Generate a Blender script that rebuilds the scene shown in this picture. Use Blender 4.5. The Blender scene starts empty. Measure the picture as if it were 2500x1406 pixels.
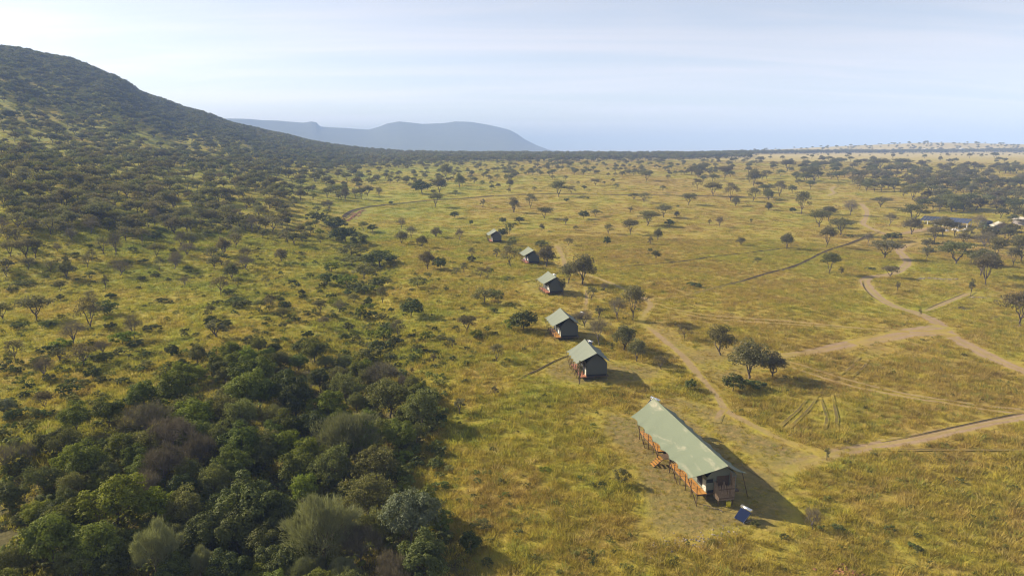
import bpy, math, random
import numpy as np
from math import radians, degrees, sin, cos, tan, atan2, pi, hypot
random.seed(7)
rng = np.random.default_rng(11)
scene = bpy.context.scene
COL = scene.collection

# ---------------------------------------------------------------- camera
F, CX, CY = 1667.0, 1250.0, 703.0          # focal length and centre of the photograph in its own pixels
PITCH, CAMH = radians(11.7), 40.0
cam = bpy.data.cameras.new('camera')
cam.sensor_width = 36.0
cam.lens = 36.0 * F / 2500.0
cam.clip_start, cam.clip_end = 1.0, 90000.0
camo = bpy.data.objects.new('camera', cam)
COL.objects.link(camo)
camo.location = (0, 0, CAMH)
camo.rotation_euler = (radians(90) - PITCH, 0, 0)
scene.camera = camo

# ---------------------------------------------------------------- sky, sun, exposure
SUN_EL, SUN_AZ = radians(28.0), radians(-66.0)      # azimuth clockwise from +Y (the view direction)
world = bpy.data.worlds.new('World')
scene.world = world
world.use_nodes = True
wt = world.node_tree
wt.nodes.clear()
w_out = wt.nodes.new('ShaderNodeOutputWorld')
w_bg = wt.nodes.new('ShaderNodeBackground')
w_bg.inputs['Strength'].default_value = 0.073
w_sky = wt.nodes.new('ShaderNodeTexSky')
w_sky.sky_type = 'NISHITA'
w_sky.sun_disc = False
w_sky.sun_elevation = SUN_EL
w_sky.sun_rotation = SUN_AZ
w_sky.altitude = 1400
w_sky.air_density = 1.0
w_sky.dust_density = 1.3
w_sky.ozone_density = 1.6
# thin streaky cirrus veil, laid on a flat layer high above (direction divided by its height)
w_tc = wt.nodes.new('ShaderNodeTexCoord')
w_sep = wt.nodes.new('ShaderNodeSeparateXYZ')
wt.links.new(w_tc.outputs['Generated'], w_sep.inputs[0])
w_add = wt.nodes.new('ShaderNodeMath'); w_add.operation = 'ADD'; w_add.inputs[1].default_value = 0.10
w_abs = wt.nodes.new('ShaderNodeMath'); w_abs.operation = 'ABSOLUTE'
wt.links.new(w_sep.outputs['Z'], w_abs.inputs[0]); wt.links.new(w_abs.outputs[0], w_add.inputs[0])
w_div = wt.nodes.new('ShaderNodeVectorMath'); w_div.operation = 'DIVIDE'
w_comb = wt.nodes.new('ShaderNodeCombineXYZ')
for i in range(3): wt.links.new(w_add.outputs[0], w_comb.inputs[i])
wt.links.new(w_tc.outputs['Generated'], w_div.inputs[0]); wt.links.new(w_comb.outputs[0], w_div.inputs[1])
w_map = wt.nodes.new('ShaderNodeMapping')
w_map.inputs['Rotation'].default_value = (0, 0, radians(24))
w_map.inputs['Scale'].default_value = (0.30, 1.5, 0.0)
wt.links.new(w_div.outputs[0], w_map.inputs['Vector'])
w_n1 = wt.nodes.new('ShaderNodeTexNoise')
w_n1.inputs['Scale'].default_value = 1.1; w_n1.inputs['Detail'].default_value = 9; w_n1.inputs['Roughness'].default_value = 0.58
w_n1.inputs['Distortion'].default_value = 0.5
wt.links.new(w_map.outputs[0], w_n1.inputs['Vector'])
w_ramp = wt.nodes.new('ShaderNodeMapRange')
w_ramp.interpolation_type = 'SMOOTHSTEP'
w_ramp.inputs['From Min'].default_value = 0.32; w_ramp.inputs['From Max'].default_value = 0.70
w_ramp.inputs['To Min'].default_value = 0.52; w_ramp.inputs['To Max'].default_value = 0.92
wt.links.new(w_n1.outputs['Fac'], w_ramp.inputs['Value'])
w_gray = wt.nodes.new('ShaderNodeRGBToBW')
wt.links.new(w_sky.outputs[0], w_gray.inputs[0])
w_veil = wt.nodes.new('ShaderNodeVectorMath'); w_veil.operation = 'MULTIPLY_ADD'   # the veil scatters the sky's own light
w_veil.inputs[1].default_value = (0.98, 0.985, 1.07)
w_veil.inputs[2].default_value = (1.85, 1.87, 2.12)
wt.links.new(w_gray.outputs[0], w_veil.inputs[0])
w_mix = wt.nodes.new('ShaderNodeMix'); w_mix.data_type = 'RGBA'
wt.links.new(w_ramp.outputs[0], w_mix.inputs['Factor'])
wt.links.new(w_sky.outputs[0], w_mix.inputs['A']); wt.links.new(w_veil.outputs[0], w_mix.inputs['B'])
wt.links.new(w_mix.outputs['Result'], w_bg.inputs['Color'])
wt.links.new(w_bg.outputs[0], w_out.inputs['Surface'])

sun = bpy.data.lights.new('sun', 'SUN')
sun.energy = 5.0
sun.angle = radians(0.6)
sun.color = (1.0, 0.88, 0.68)
suno = bpy.data.objects.new('sun', sun)
COL.objects.link(suno)
suno.location = (-200, 100, 300)
suno.rotation_euler = (radians(90) - SUN_EL, 0, -SUN_AZ + pi)
scene.view_settings.view_transform = 'Standard'
scene.view_settings.look = 'None'
scene.view_settings.exposure = 1.14
scene.view_settings.gamma = 1.0
scene.view_settings.use_curve_mapping = False
scene.render.engine = 'CYCLES'
scene.cycles.use_denoising = True
scene.cycles.use_adaptive_sampling = False
scene.cycles.pixel_filter_type = 'BLACKMAN_HARRIS'
scene.cycles.filter_width = 1.15
scene.cycles.max_bounces = 6
scene.cycles.diffuse_bounces = 3
scene.cycles.transmission_bounces = 3
scene.cycles.volume_bounces = 1
scene.cycles.transparent_max_bounces = 8

# ---------------------------------------------------------------- helpers
def tag(o, label=None, cat=None, group=None, kind=None):
    if label: o['label'] = label
    if cat: o['category'] = cat
    if group: o['group'] = group
    if kind: o['kind'] = kind
    return o

def mesh_from(name, V, faces, mats=(), midx=None, smooth=False):
    """faces: list of (n,k) int arrays."""
    me = bpy.data.meshes.new(name)
    V = np.asarray(V, dtype=np.float32).reshape(-1, 3)
    faces = [np.asarray(f, dtype=np.int32) for f in faces if len(f)]
    me.vertices.add(len(V)); me.vertices.foreach_set('co', V.ravel())
    tot = np.concatenate([np.full(len(f), f.shape[1], np.int32) for f in faces]) if faces else np.zeros(0, np.int32)
    loops = np.concatenate([f.ravel() for f in faces]) if faces else np.zeros(0, np.int32)
    me.loops.add(len(loops)); me.loops.foreach_set('vertex_index', loops)
    me.polygons.add(len(tot))
    st = np.zeros(len(tot), np.int32)
    if len(tot): st[1:] = np.cumsum(tot)[:-1]
    me.polygons.foreach_set('loop_start', st)
    for m in mats: me.materials.append(m)
    if midx is not None: me.polygons.foreach_set('material_index', np.asarray(midx, np.int32))
    if smooth: me.polygons.foreach_set('use_smooth', np.ones(len(tot), bool))
    me.update(calc_edges=True); me.validate()
    return me

def link(name, me, parent=None, loc=None):
    o = bpy.data.objects.new(name, me)
    COL.objects.link(o)
    if parent is not None: o.parent = parent
    if loc is not None: o.location = loc
    return o

class MB:
    """collects simple solids into one mesh"""
    def __init__(s): s.V = []; s.Fq = []; s.n = 0
    def add(s, V, Fs):
        for f in Fs: s.Fq.append([i + s.n for i in f])
        s.V += [tuple(v) for v in V]; s.n += len(V)
    def box(s, c, d, M=None):
        x, y, z = d[0] / 2, d[1] / 2, d[2] / 2
        V = [np.array((c[0] + a * x, c[1] + b * y, c[2] + e * z)) for e in (-1, 1) for b in (-1, 1) for a in (-1, 1)]
        s.add(V, [(0, 2, 3, 1), (4, 5, 7, 6), (0, 1, 5, 4), (2, 6, 7, 3), (0, 4, 6, 2), (1, 3, 7, 5)])
    def tube(s, pts, r, n=6, cap=True):
        pts = [np.array(p, float) for p in pts]
        rs = r if hasattr(r, '__len__') else [r] * len(pts)
        rings = []
        for i, p in enumerate(pts):
            t = pts[min(i + 1, len(pts) - 1)] - pts[max(i - 1, 0)]
            t /= (np.linalg.norm(t) + 1e-9)
            a = np.cross(t, (0, 0, 1) if abs(t[2]) < .9 else (1, 0, 0)); a /= np.linalg.norm(a)
            b = np.cross(t, a)
            rings.append([p + rs[i] * (cos(2 * pi * k / n) * a + sin(2 * pi * k / n) * b) for k in range(n)])
        V = [v for R in rings for v in R]
        Fs = []
        for i in range(len(pts) - 1):
            for k in range(n):
                k2 = (k + 1) % n
                Fs.append((i * n + k, i * n + k2, (i + 1) * n + k2, (i + 1) * n + k))
        if cap:
            Fs.append(tuple(range(n - 1, -1, -1))); m = (len(pts) - 1) * n
            Fs.append(tuple(m + k for k in range(n)))
        s.add(V, Fs)
    def build(s, name, mat, parent=None, smooth=False):
        me = bpy.data.meshes.new(name)
        me.from_pydata(s.V, [], s.Fq)
        me.materials.append(mat)
        if smooth: me.polygons.foreach_set('use_smooth', np.ones(len(me.polygons), bool))
        me.update()
        return link(name, me, parent)

def empty(name, loc, rz=0.0):
    o = bpy.data.objects.new(name, None)
    o.empty_display_size = 0.5
    COL.objects.link(o); o.location = loc; o.rotation_euler = (0, 0, rz)
    return o

# ---------------------------------------------------------------- materials
def new_mat(name):
    m = bpy.data.materials.new(name); m.use_nodes = True
    nt = m.node_tree; nt.nodes.clear()
    out = nt.nodes.new('ShaderNodeOutputMaterial')
    return m, nt, out

def N(nt, t, **kw):
    n = nt.nodes.new(t)
    for k, v in kw.items(): setattr(n, k, v)
    return n

def ramp(nt, stops, fac=None):
    n = nt.nodes.new('ShaderNodeValToRGB')
    cr = n.color_ramp
    while len(cr.elements) < len(stops): cr.elements.new(0.5)
    for e, (p, c) in zip(cr.elements, stops): e.position = p; e.color = (*c, 1)
    if fac is not None: nt.links.new(fac, n.inputs[0])
    return n

def noise(nt, vec, scale, detail=3, rough=0.55, dist=0.0):
    n = nt.nodes.new('ShaderNodeTexNoise')
    n.inputs['Scale'].default_value = scale; n.inputs['Detail'].default_value = detail
    n.inputs['Roughness'].default_value = rough; n.inputs['Distortion'].default_value = dist
    if vec is not None: nt.links.new(vec, n.inputs['Vector'])
    return n

def math_node(nt, op, a, b=None, c=None):
    n = nt.nodes.new('ShaderNodeMath'); n.operation = op
    for i, v in enumerate((a, b, c)):
        if v is None: continue
        if isinstance(v, (int, float)): n.inputs[i].default_value = v
        else: nt.links.new(v, n.inputs[i])
    return n.outputs[0]

def mapr(nt, v, a, b, c=0.0, d=1.0, smooth=True):
    n = nt.nodes.new('ShaderNodeMapRange')
    n.interpolation_type = 'SMOOTHSTEP' if smooth else 'LINEAR'
    nt.links.new(v, n.inputs['Value'])
    for k, x in zip(('From Min', 'From Max', 'To Min', 'To Max'), (a, b, c, d)): n.inputs[k].default_value = x
    return n.outputs[0]

def mixc(nt, f, a, b, blend='MIX'):
    n = nt.nodes.new('ShaderNodeMix'); n.data_type = 'RGBA'; n.blend_type = blend
    for k, v in (('Factor', f), ('A', a), ('B', b)):
        if isinstance(v, (int, float)): n.inputs[k].default_value = v
        elif isinstance(v, tuple): n.inputs[k].default_value = (*v, 1)
        else: nt.links.new(v, n.inputs[k])
    return n.outputs['Result']

def grass_group():
    """colour of the savanna grass, a function of the place on the ground"""
    g = bpy.data.node_groups.new('grass_colour', 'ShaderNodeTree')
    g.interface.new_socket('Color', in_out='OUTPUT', socket_type='NodeSocketColor')
    out = g.nodes.new('NodeGroupOutput')
    geo = g.nodes.new('ShaderNodeNewGeometry')
    flat = g.nodes.new('ShaderNodeVectorMath'); flat.operation = 'MULTIPLY'; flat.inputs[1].default_value = (1, 1, 0.0)
    g.links.new(geo.outputs['Position'], flat.inputs[0])
    p = flat.outputs[0]
    sep = g.nodes.new('ShaderNodeSeparateXYZ'); g.links.new(p, sep.inputs[0])
    n1 = noise(g, p, 0.013, 4, 0.6, 0.6)
    n2 = noise(g, p, 0.075, 4, 0.62, 0.4)
    n3 = noise(g, p, 0.55, 3, 0.6)
    left = mapr(g, sep.outputs['X'], 35, -70, 0.0, 0.15)
    v = math_node(g, 'MULTIPLY_ADD', n1.outputs['Fac'], 0.75, left)
    v = math_node(g, 'MULTIPLY_ADD', n2.outputs['Fac'], 0.75, v)
    v = math_node(g, 'MULTIPLY_ADD', n3.outputs['Fac'], 0.40, v)
    v = math_node(g, 'SUBTRACT', v, 0.475)
    r = ramp(g, [(0.18, (0.225, 0.150, 0.050)), (0.38, (0.280, 0.205, 0.048)), (0.52, (0.285, 0.232, 0.038)),
                 (0.66, (0.245, 0.232, 0.032)), (0.86, (0.160, 0.190, 0.028))], v)
    dry = math_node(g, 'MULTIPLY', mapr(g, sep.outputs['Y'], 780, 1250), mapr(g, sep.outputs['X'], 120, 420))
    rcol = mixc(g, dry, r.outputs[0], (0.36, 0.29, 0.125))
    n4 = noise(g, p, 0.24, 5, 0.7)
    b = mapr(g, n4.outputs['Fac'], 0.25, 0.75, 0.72, 1.22, False)
    n = g.nodes.new('ShaderNodeVectorMath'); n.operation = 'SCALE'
    g.links.new(rcol, n.inputs[0]); g.links.new(b, n.inputs['Scale'])
    g.links.new(n.outputs[0], out.inputs[0])
    return g
GRASS = grass_group()

def grass_node(nt):
    n = nt.nodes.new('ShaderNodeGroup'); n.node_tree = GRASS
    return n.outputs[0]

def soil_colour(nt, p, dark=1.0):
    n1 = noise(nt, p, 0.35, 6, 0.7); n2 = noise(nt, p, 2.6, 4, 0.65)
    v = math_node(nt, 'MULTIPLY_ADD', n2.outputs['Fac'], 0.5, math_node(nt, 'MULTIPLY', n1.outputs['Fac'], 0.55))
    d = dark
    return ramp(nt, [(0.25, (0.165 * d, 0.110 * d, 0.072 * d)), (0.5, (0.275 * d, 0.190 * d, 0.122 * d)), (0.72, (0.345 * d, 0.252 * d, 0.168 * d))], v).outputs[0]

def bump(nt, height, strength, dist):
    b = nt.nodes.new('ShaderNodeBump'); b.inputs['Strength'].default_value = strength; b.inputs['Distance'].default_value = dist
    nt.links.new(height, b.inputs['Height'])
    return b.outputs[0]

def ground_base(nt, p):
    """grass, giving way to short worn grass and soil where the ground is bare"""
    base = grass_node(nt)
    at = N(nt, 'ShaderNodeAttribute', attribute_name='bare').outputs['Fac']
    n1 = noise(nt, p, 0.9, 5, 0.7); n2 = noise(nt, p, 0.16, 4, 0.6)
    k = math_node(nt, 'ADD', at, math_node(nt, 'MULTIPLY_ADD', n1.outputs['Fac'], 0.8, -0.47))
    k = math_node(nt, 'ADD', k, math_node(nt, 'MULTIPLY_ADD', n2.outputs['Fac'], 0.7, -0.35))
    bare = mapr(nt, k, 0.33, 0.86)
    soil = mixc(nt, 1.0, soil_colour(nt, p, 0.90), (1.0, 0.92, 0.70), 'MULTIPLY')
    short = mixc(nt, mapr(nt, n1.outputs['Fac'], 0.30, 0.56), soil, (0.150, 0.122, 0.046))
    bare = math_node(nt, 'MULTIPLY', bare, 0.82)
    return mixc(nt, bare, base, short)

def ground_material():
    m, nt, out = new_mat('ground')
    geo = N(nt, 'ShaderNodeNewGeometry'); p = geo.outputs['Position']
    c = ground_base(nt, p)
    sc = N(nt, 'ShaderNodeAttribute', attribute_name='scorch').outputs['Fac']
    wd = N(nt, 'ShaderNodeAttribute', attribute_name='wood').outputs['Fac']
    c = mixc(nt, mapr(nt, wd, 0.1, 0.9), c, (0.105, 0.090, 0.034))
    c = mixc(nt, mapr(nt, sc, 0.2, 0.8), c, (0.040, 0.036, 0.042))
    d = N(nt, 'ShaderNodeBsdfPrincipled'); d.inputs['Roughness'].default_value = 0.95
    d.inputs['Specular IOR Level'].default_value = 0.1
    nt.links.new(c, d.inputs['Base Color'])
    n3 = noise(nt, p, 0.8, 6, 0.75)
    nt.links.new(bump(nt, n3.outputs['Fac'], 0.9, 0.5), d.inputs['Normal'])
    nt.links.new(d.outputs[0], out.inputs[0])
    return m

def track_material(name, dark=1.0, ruts=True, strength=1.0, lim=(0.10, 0.46)):
    """earth in the middle, the ground's own grass at the ragged edges"""
    m, nt, out = new_mat(name)
    p = N(nt, 'ShaderNodeNewGeometry').outputs['Position']
    v = N(nt, 'ShaderNodeAttribute', attribute_name='across').outputs['Fac']     # -1 .. 1
    f = N(nt, 'ShaderNodeAttribute', attribute_name='fade').outputs['Fac']
    av = math_node(nt, 'ABSOLUTE', v)
    n1 = noise(nt, p, 0.7, 5, 0.7); n2 = noise(nt, p, 0.13, 3, 0.6)
    core = math_node(nt, 'SUBTRACT', 1.0, av)
    core = math_node(nt, 'ADD', core, math_node(nt, 'MULTIPLY_ADD', n1.outputs['Fac'], 0.9, -0.45))
    core = math_node(nt, 'ADD', core, math_node(nt, 'MULTIPLY_ADD', n2.outputs['Fac'], 0.5, -0.25))
    k = mapr(nt, core, *lim)
    if ruts:
        rut = mapr(nt, math_node(nt, 'ABSOLUTE', math_node(nt, 'SUBTRACT', av, 0.42)), 0.10, 0.30, 1.0, 0.55)
        k = math_node(nt, 'MULTIPLY', k, rut)
    k = math_node(nt, 'MULTIPLY', k, math_node(nt, 'MULTIPLY', f, strength))
    soil = soil_colour(nt, p, dark)
    c = mixc(nt, k, ground_base(nt, p), soil)
    d = N(nt, 'ShaderNodeBsdfPrincipled'); d.inputs['Roughness'].default_value = 0.95; d.inputs['Specular IOR Level'].default_value = 0.1
    nt.links.new(c, d.inputs['Base Color'])
    n3 = noise(nt, p, 1.3, 5, 0.75)
    nt.links.new(bump(nt, n3.outputs['Fac'], 0.8, 0.25), d.inputs['Normal'])
    nt.links.new(d.outputs[0], out.inputs[0])
    return m

def leaf_material(name, col, var=0.25, trans=0.3, hue=0.03, scale=1.4):
    m, nt, out = new_mat(name)
    oi = N(nt, 'ShaderNodeObjectInfo')
    tc = N(nt, 'ShaderNodeTexCoord')
    n1 = noise(nt, tc.outputs['Object'], scale, 3, 0.6)
    hs = N(nt, 'ShaderNodeHueSaturation'); hs.inputs['Color'].default_value = (*col, 1)
    nt.links.new(mapr(nt, oi.outputs['Random'], 0, 1, 0.5 - hue, 0.5 + hue, False), hs.inputs['Hue'])
    b = math_node(nt, 'MULTIPLY', mapr(nt, n1.outputs['Fac'], 0.3, 0.7, 1 - var, 1 + var, False),
                  mapr(nt, math_node(nt, 'FRACT', math_node(nt, 'MULTIPLY', oi.outputs['Random'], 7.31)), 0, 1, 0.78, 1.25, False))
    nt.links.new(b, hs.inputs['Value'])
    d = N(nt, 'ShaderNodeBsdfDiffuse'); t = N(nt, 'ShaderNodeBsdfTranslucent')
    g = N(nt, 'ShaderNodeBsdfGlossy'); g.inputs['Roughness'].default_value = 0.55; g.inputs['Color'].default_value = (0.8, 0.8, 0.75, 1)
    nt.links.new(hs.outputs[0], d.inputs[0])
    tcol = mixc(nt, 1.0, hs.outputs[0], (1.25, 1.3, 0.7), 'MULTIPLY')
    nt.links.new(tcol, t.inputs[0])
    mx = N(nt, 'ShaderNodeMixShader'); mx.inputs[0].default_value = trans
    nt.links.new(d.outputs[0], mx.inputs[1]); nt.links.new(t.outputs[0], mx.inputs[2])
    m2 = N(nt, 'ShaderNodeMixShader'); m2.inputs[0].default_value = 0.010
    nt.links.new(mx.outputs[0], m2.inputs[1]); nt.links.new(g.outputs[0], m2.inputs[2])
    nt.links.new(m2.outputs[0], out.inputs[0])
    return m

def grass_blade_material():
    m, nt, out = new_mat('grass_blades')
    c = grass_node(nt)
    oi = N(nt, 'ShaderNodeObjectInfo')
    s = N(nt, 'ShaderNodeVectorMath', operation='SCALE')
    rr = oi.outputs['Random']
    f2 = math_node(nt, 'FRACT', math_node(nt, 'MULTIPLY', rr, 13.7))
    c = mixc(nt, mapr(nt, f2, 0.84, 0.99, 0.0, 0.5), c, (0.38, 0.30, 0.13))
    c = mixc(nt, mapr(nt, f2, 0.16, 0.03, 0.0, 0.7), c, (0.150, 0.180, 0.040))
    nt.links.new(c, s.inputs[0]); nt.links.new(mapr(nt, rr, 0, 1, 0.95, 1.60, False), s.inputs['Scale'])
    d = N(nt, 'ShaderNodeBsdfDiffuse'); t = N(nt, 'ShaderNodeBsdfTranslucent')
    nt.links.new(s.outputs[0], d.inputs[0]); nt.links.new(s.outputs[0], t.inputs[0])
    mx = N(nt, 'ShaderNodeMixShader'); mx.inputs[0].default_value = 0.42
    nt.links.new(d.outputs[0], mx.inputs[1]); nt.links.new(t.outputs[0], mx.inputs[2])
    nt.links.new(mx.outputs[0], out.inputs[0])
    return m

def plain(name, col, rough=0.7, metal=0.0, var=0.12, scale=3.0, spec=0.3, bumpy=0.0):
    m, nt, out = new_mat(name)
    tc = N(nt, 'ShaderNodeTexCoord')
    n1 = noise(nt, tc.outputs['Object'], scale, 5, 0.65)
    s = N(nt, 'ShaderNodeVectorMath', operation='SCALE'); s.inputs[0].default_value = col
    nt.links.new(mapr(nt, n1.outputs['Fac'], 0.25, 0.75, 1 - var, 1 + var, False), s.inputs['Scale'])
    d = N(nt, 'ShaderNodeBsdfPrincipled'); d.inputs['Roughness'].default_value = rough; d.inputs['Metallic'].default_value = metal
    d.inputs['Specular IOR Level'].default_value = spec
    nt.links.new(s.outputs[0], d.inputs['Base Color'])
    if bumpy: nt.links.new(bump(nt, n1.outputs['Fac'], bumpy, 0.05), d.inputs['Normal'])
    nt.links.new(d.outputs[0], out.inputs[0])
    return m

def canvas_material(name, col, stain=(0.36, 0.34, 0.26), amount=0.5):
    m, nt, out = new_mat(name)
    tc = N(nt, 'ShaderNodeTexCoord')
    mp = N(nt, 'ShaderNodeMapping'); mp.inputs['Scale'].default_value = (1.6, 0.55, 1.0); mp.inputs['Rotation'].default_value = (0, 0, radians(35))
    nt.links.new(tc.outputs['Object'], mp.inputs[0])
    n1 = noise(nt, mp.outputs[0], 0.42, 5, 0.6, 0.4); n2 = noise(nt, tc.outputs['Object'], 7.0, 4, 0.6)
    f = math_node(nt, 'MULTIPLY', mapr(nt, n1.outputs['Fac'], 0.52, 0.74), amount)
    c = mixc(nt, f, col, stain)
    s = N(nt, 'ShaderNodeVectorMath', operation='SCALE'); nt.links.new(c, s.inputs[0])
    nt.links.new(mapr(nt, n2.outputs['Fac'], 0.3, 0.7, 0.94, 1.06, False), s.inputs['Scale'])
    d = N(nt, 'ShaderNodeBsdfPrincipled'); d.inputs['Roughness'].default_value = 0.75; d.inputs['Specular IOR Level'].default_value = 0.25
    nt.links.new(s.outputs[0], d.inputs['Base Color'])
    nt.links.new(bump(nt, n1.outputs['Fac'], 0.25, 0.15), d.inputs['Normal'])
    nt.links.new(d.outputs[0], out.inputs[0])
    return m

M = {}
M['ground'] = ground_material()
M['track'] = track_material('track_earth', 0.95, True, .92)
M['path'] = track_material('path_earth', 0.90, False, 0.66)
M['rut'] = track_material('rut_earth', 0.85, False, 0.5)
M['tyre'] = track_material('tyre_earth_shade', 0.26, False, 0.75, (-0.1, 0.4))  # soil darkened to paint in the shading of the tyre lines
M['ditch'] = track_material('ditch_earth_shade', 0.17, False, 1.0, (-0.25, 0.10))  # dark soil, with the shade of the grass edges painted in
M['blades'] = grass_blade_material()
M['bark'] = plain('bark', (0.100, 0.078, 0.060), 0.9, var=0.3, scale=5)
M['bark_grey'] = plain('bark_grey', (0.150, 0.128, 0.110), 0.9, var=0.25, scale=5)
M['acacia'] = leaf_material('acacia_leaf', (0.124, 0.116, 0.048), 0.28, 0.42)
M['acacia2'] = leaf_material('acacia_leaf_grey', (0.132, 0.118, 0.066), 0.25, 0.42)
M['twig'] = leaf_material('bare_twig', (0.145, 0.122, 0.084), 0.25, 0.10, 0.015)
M['green'] = leaf_material('broad_leaf_green', (0.114, 0.132, 0.022), 0.42, 0.30, 0.02, 0.9)
M['lime'] = leaf_material('broad_leaf_lime', (0.145, 0.168, 0.018), 0.30, 0.35, 0.015, 0.9)
M['olive'] = leaf_material('olive_leaf', (0.140, 0.142, 0.046), 0.30, 0.28, 0.02, 0.9)
M['dark'] = leaf_material('dark_leaf', (0.072, 0.082, 0.022), 0.35, 0.22, 0.02, 0.9)
M['silver'] = leaf_material('silver_leaf', (0.150, 0.164, 0.090), 0.18, 0.22, 0.01, 0.9)
M['sage'] = leaf_material('sage_leaf', (0.168, 0.172, 0.088), 0.15, 0.25, 0.015, 0.9)
M['scrub'] = leaf_material('scrub_leaf', (0.150, 0.158, 0.036), 0.35, 0.32, 0.03, 1.2)
M['bush'] = leaf_material('bush_leaf', (0.098, 0.108, 0.030), 0.35, 0.28, 0.03, 1.2)
M['hillleaf'] = leaf_material('hill_tree_leaf', (0.112, 0.114, 0.056), 0.25, 0.34, 0.03)
M['fly_green'] = canvas_material('fly_green', (0.136, 0.160, 0.108), (0.33, 0.300, 0.220), 0.9)
M['fly_grey'] = canvas_material('fly_grey', (0.150, 0.168, 0.130), (0.20, 0.20, 0.16), 0.5)
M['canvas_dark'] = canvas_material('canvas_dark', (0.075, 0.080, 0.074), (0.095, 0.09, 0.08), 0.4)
M['canvas_wall'] = canvas_material('canvas_wall', (0.150, 0.160, 0.125), (0.18, 0.17, 0.13), 0.4)
M['canvas_pale'] = canvas_material('canvas_pale', (0.50, 0.48, 0.40), (0.45, 0.42, 0.33), 0.4)
M['deck_new'] = plain('deck_wood_orange', (0.40, 0.190, 0.042), 0.55, var=0.25, scale=2)
M['deck_red'] = plain('deck_wood_red', (0.40, 0.165, 0.090), 0.6, var=0.25, scale=2)
M['pole'] = plain('pole_wood', (0.100, 0.062, 0.040), 0.8, var=0.3, scale=6)
M['stick'] = plain('stick_wood', (0.230, 0.165, 0.110), 0.85, var=0.35, scale=4)
M['rope'] = plain('rope', (0.12, 0.10, 0.08), 0.9)
M['steel'] = plain('bright_steel', (0.75, 0.75, 0.76), 0.22, 0.9, var=0.05)
M['frame'] = plain('grey_frame', (0.35, 0.34, 0.33), 0.5, 0.5)
M['solar'] = plain('solar_glass', (0.012, 0.022, 0.070), 0.14, 0.0, var=0.1, spec=0.6)
M['netting'] = plain('dark_netting', (0.012, 0.012, 0.016), 0.8)
M['white'] = plain('white_paint', (0.60, 0.59, 0.56), 0.6, var=0.08)
M['cream'] = plain('cream_sheet', (0.42, 0.38, 0.30), 0.7, var=0.2)
M['grey'] = plain('grey_wall', (0.20, 0.18, 0.17), 0.8, var=0.2)
M['navy'] = plain('navy_plastic', (0.022, 0.030, 0.060), 0.5)
M['tankgreen'] = plain('green_plastic', (0.10, 0.20, 0.15), 0.5)
M['yellow'] = plain('yellow_plastic', (0.62, 0.50, 0.02), 0.5)
M['cloth_pink'] = plain('pink_cloth', (0.55, 0.30, 0.28), 0.8)
M['cloth_white'] = plain('white_cloth', (0.72, 0.68, 0.64), 0.8)
M['cloth_blue'] = plain('blue_cloth', (0.08, 0.09, 0.25), 0.8)
M['stone'] = plain('stone', (0.20, 0.165, 0.125), 0.9, var=0.3, scale=2, bumpy=0.4)
M['red_earth'] = plain('red_earth', (0.26, 0.12, 0.07), 0.95, var=0.3, scale=2, bumpy=0.5)
M['hill_far'] = plain('mountain_bush', (0.062, 0.068, 0.036), 0.95, var=0.35, scale=0.012)
# ---------------------------------------------------------------- the lie of the land
SP, CP = sin(PITCH), cos(PITCH)
def rays(px, py):
    px = np.asarray(px, float); py = np.asarray(py, float)
    x = (px - CX) / F; y = -(py - CY) / F
    return np.stack([x, CP + y * SP, -SP + y * CP], -1)
def project(P):
    P = np.asarray(P, float); z = P[..., 2] - CAMH
    f = P[..., 1] * CP - z * SP; u = P[..., 1] * SP + z * CP
    return CX + F * P[..., 0] / f, CY - F * u / f

SKYLINE = [(0, 104), (60, 113), (130, 126), (200, 157), (300, 192), (380, 234), (450, 264), (520, 286), (600, 305), (680, 327), (760, 347),
           (850, 360), (1000, 371), (1250, 379), (1500, 384), (1700, 388)]
def elev(px, py):
    d = rays(px, py); return np.degrees(np.arctan2(d[..., 0], d[..., 1])), d[..., 2] / np.hypot(d[..., 0], d[..., 1])
sk = np.array(SKYLINE, float); sk_az, sk_t = elev(sk[:, 0], sk[:, 1] + 4)
HR = [(1650, 372), (1800, 367), (1950, 361), (2050, 354), (2130, 351), (2200, 348), (2250, 344), (2330, 345), (2420, 348), (2500, 349), (2700, 352)]
hr = np.array(HR, float); hr_az, hr_t = elev(hr[:, 0], hr[:, 1] + 1)

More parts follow.
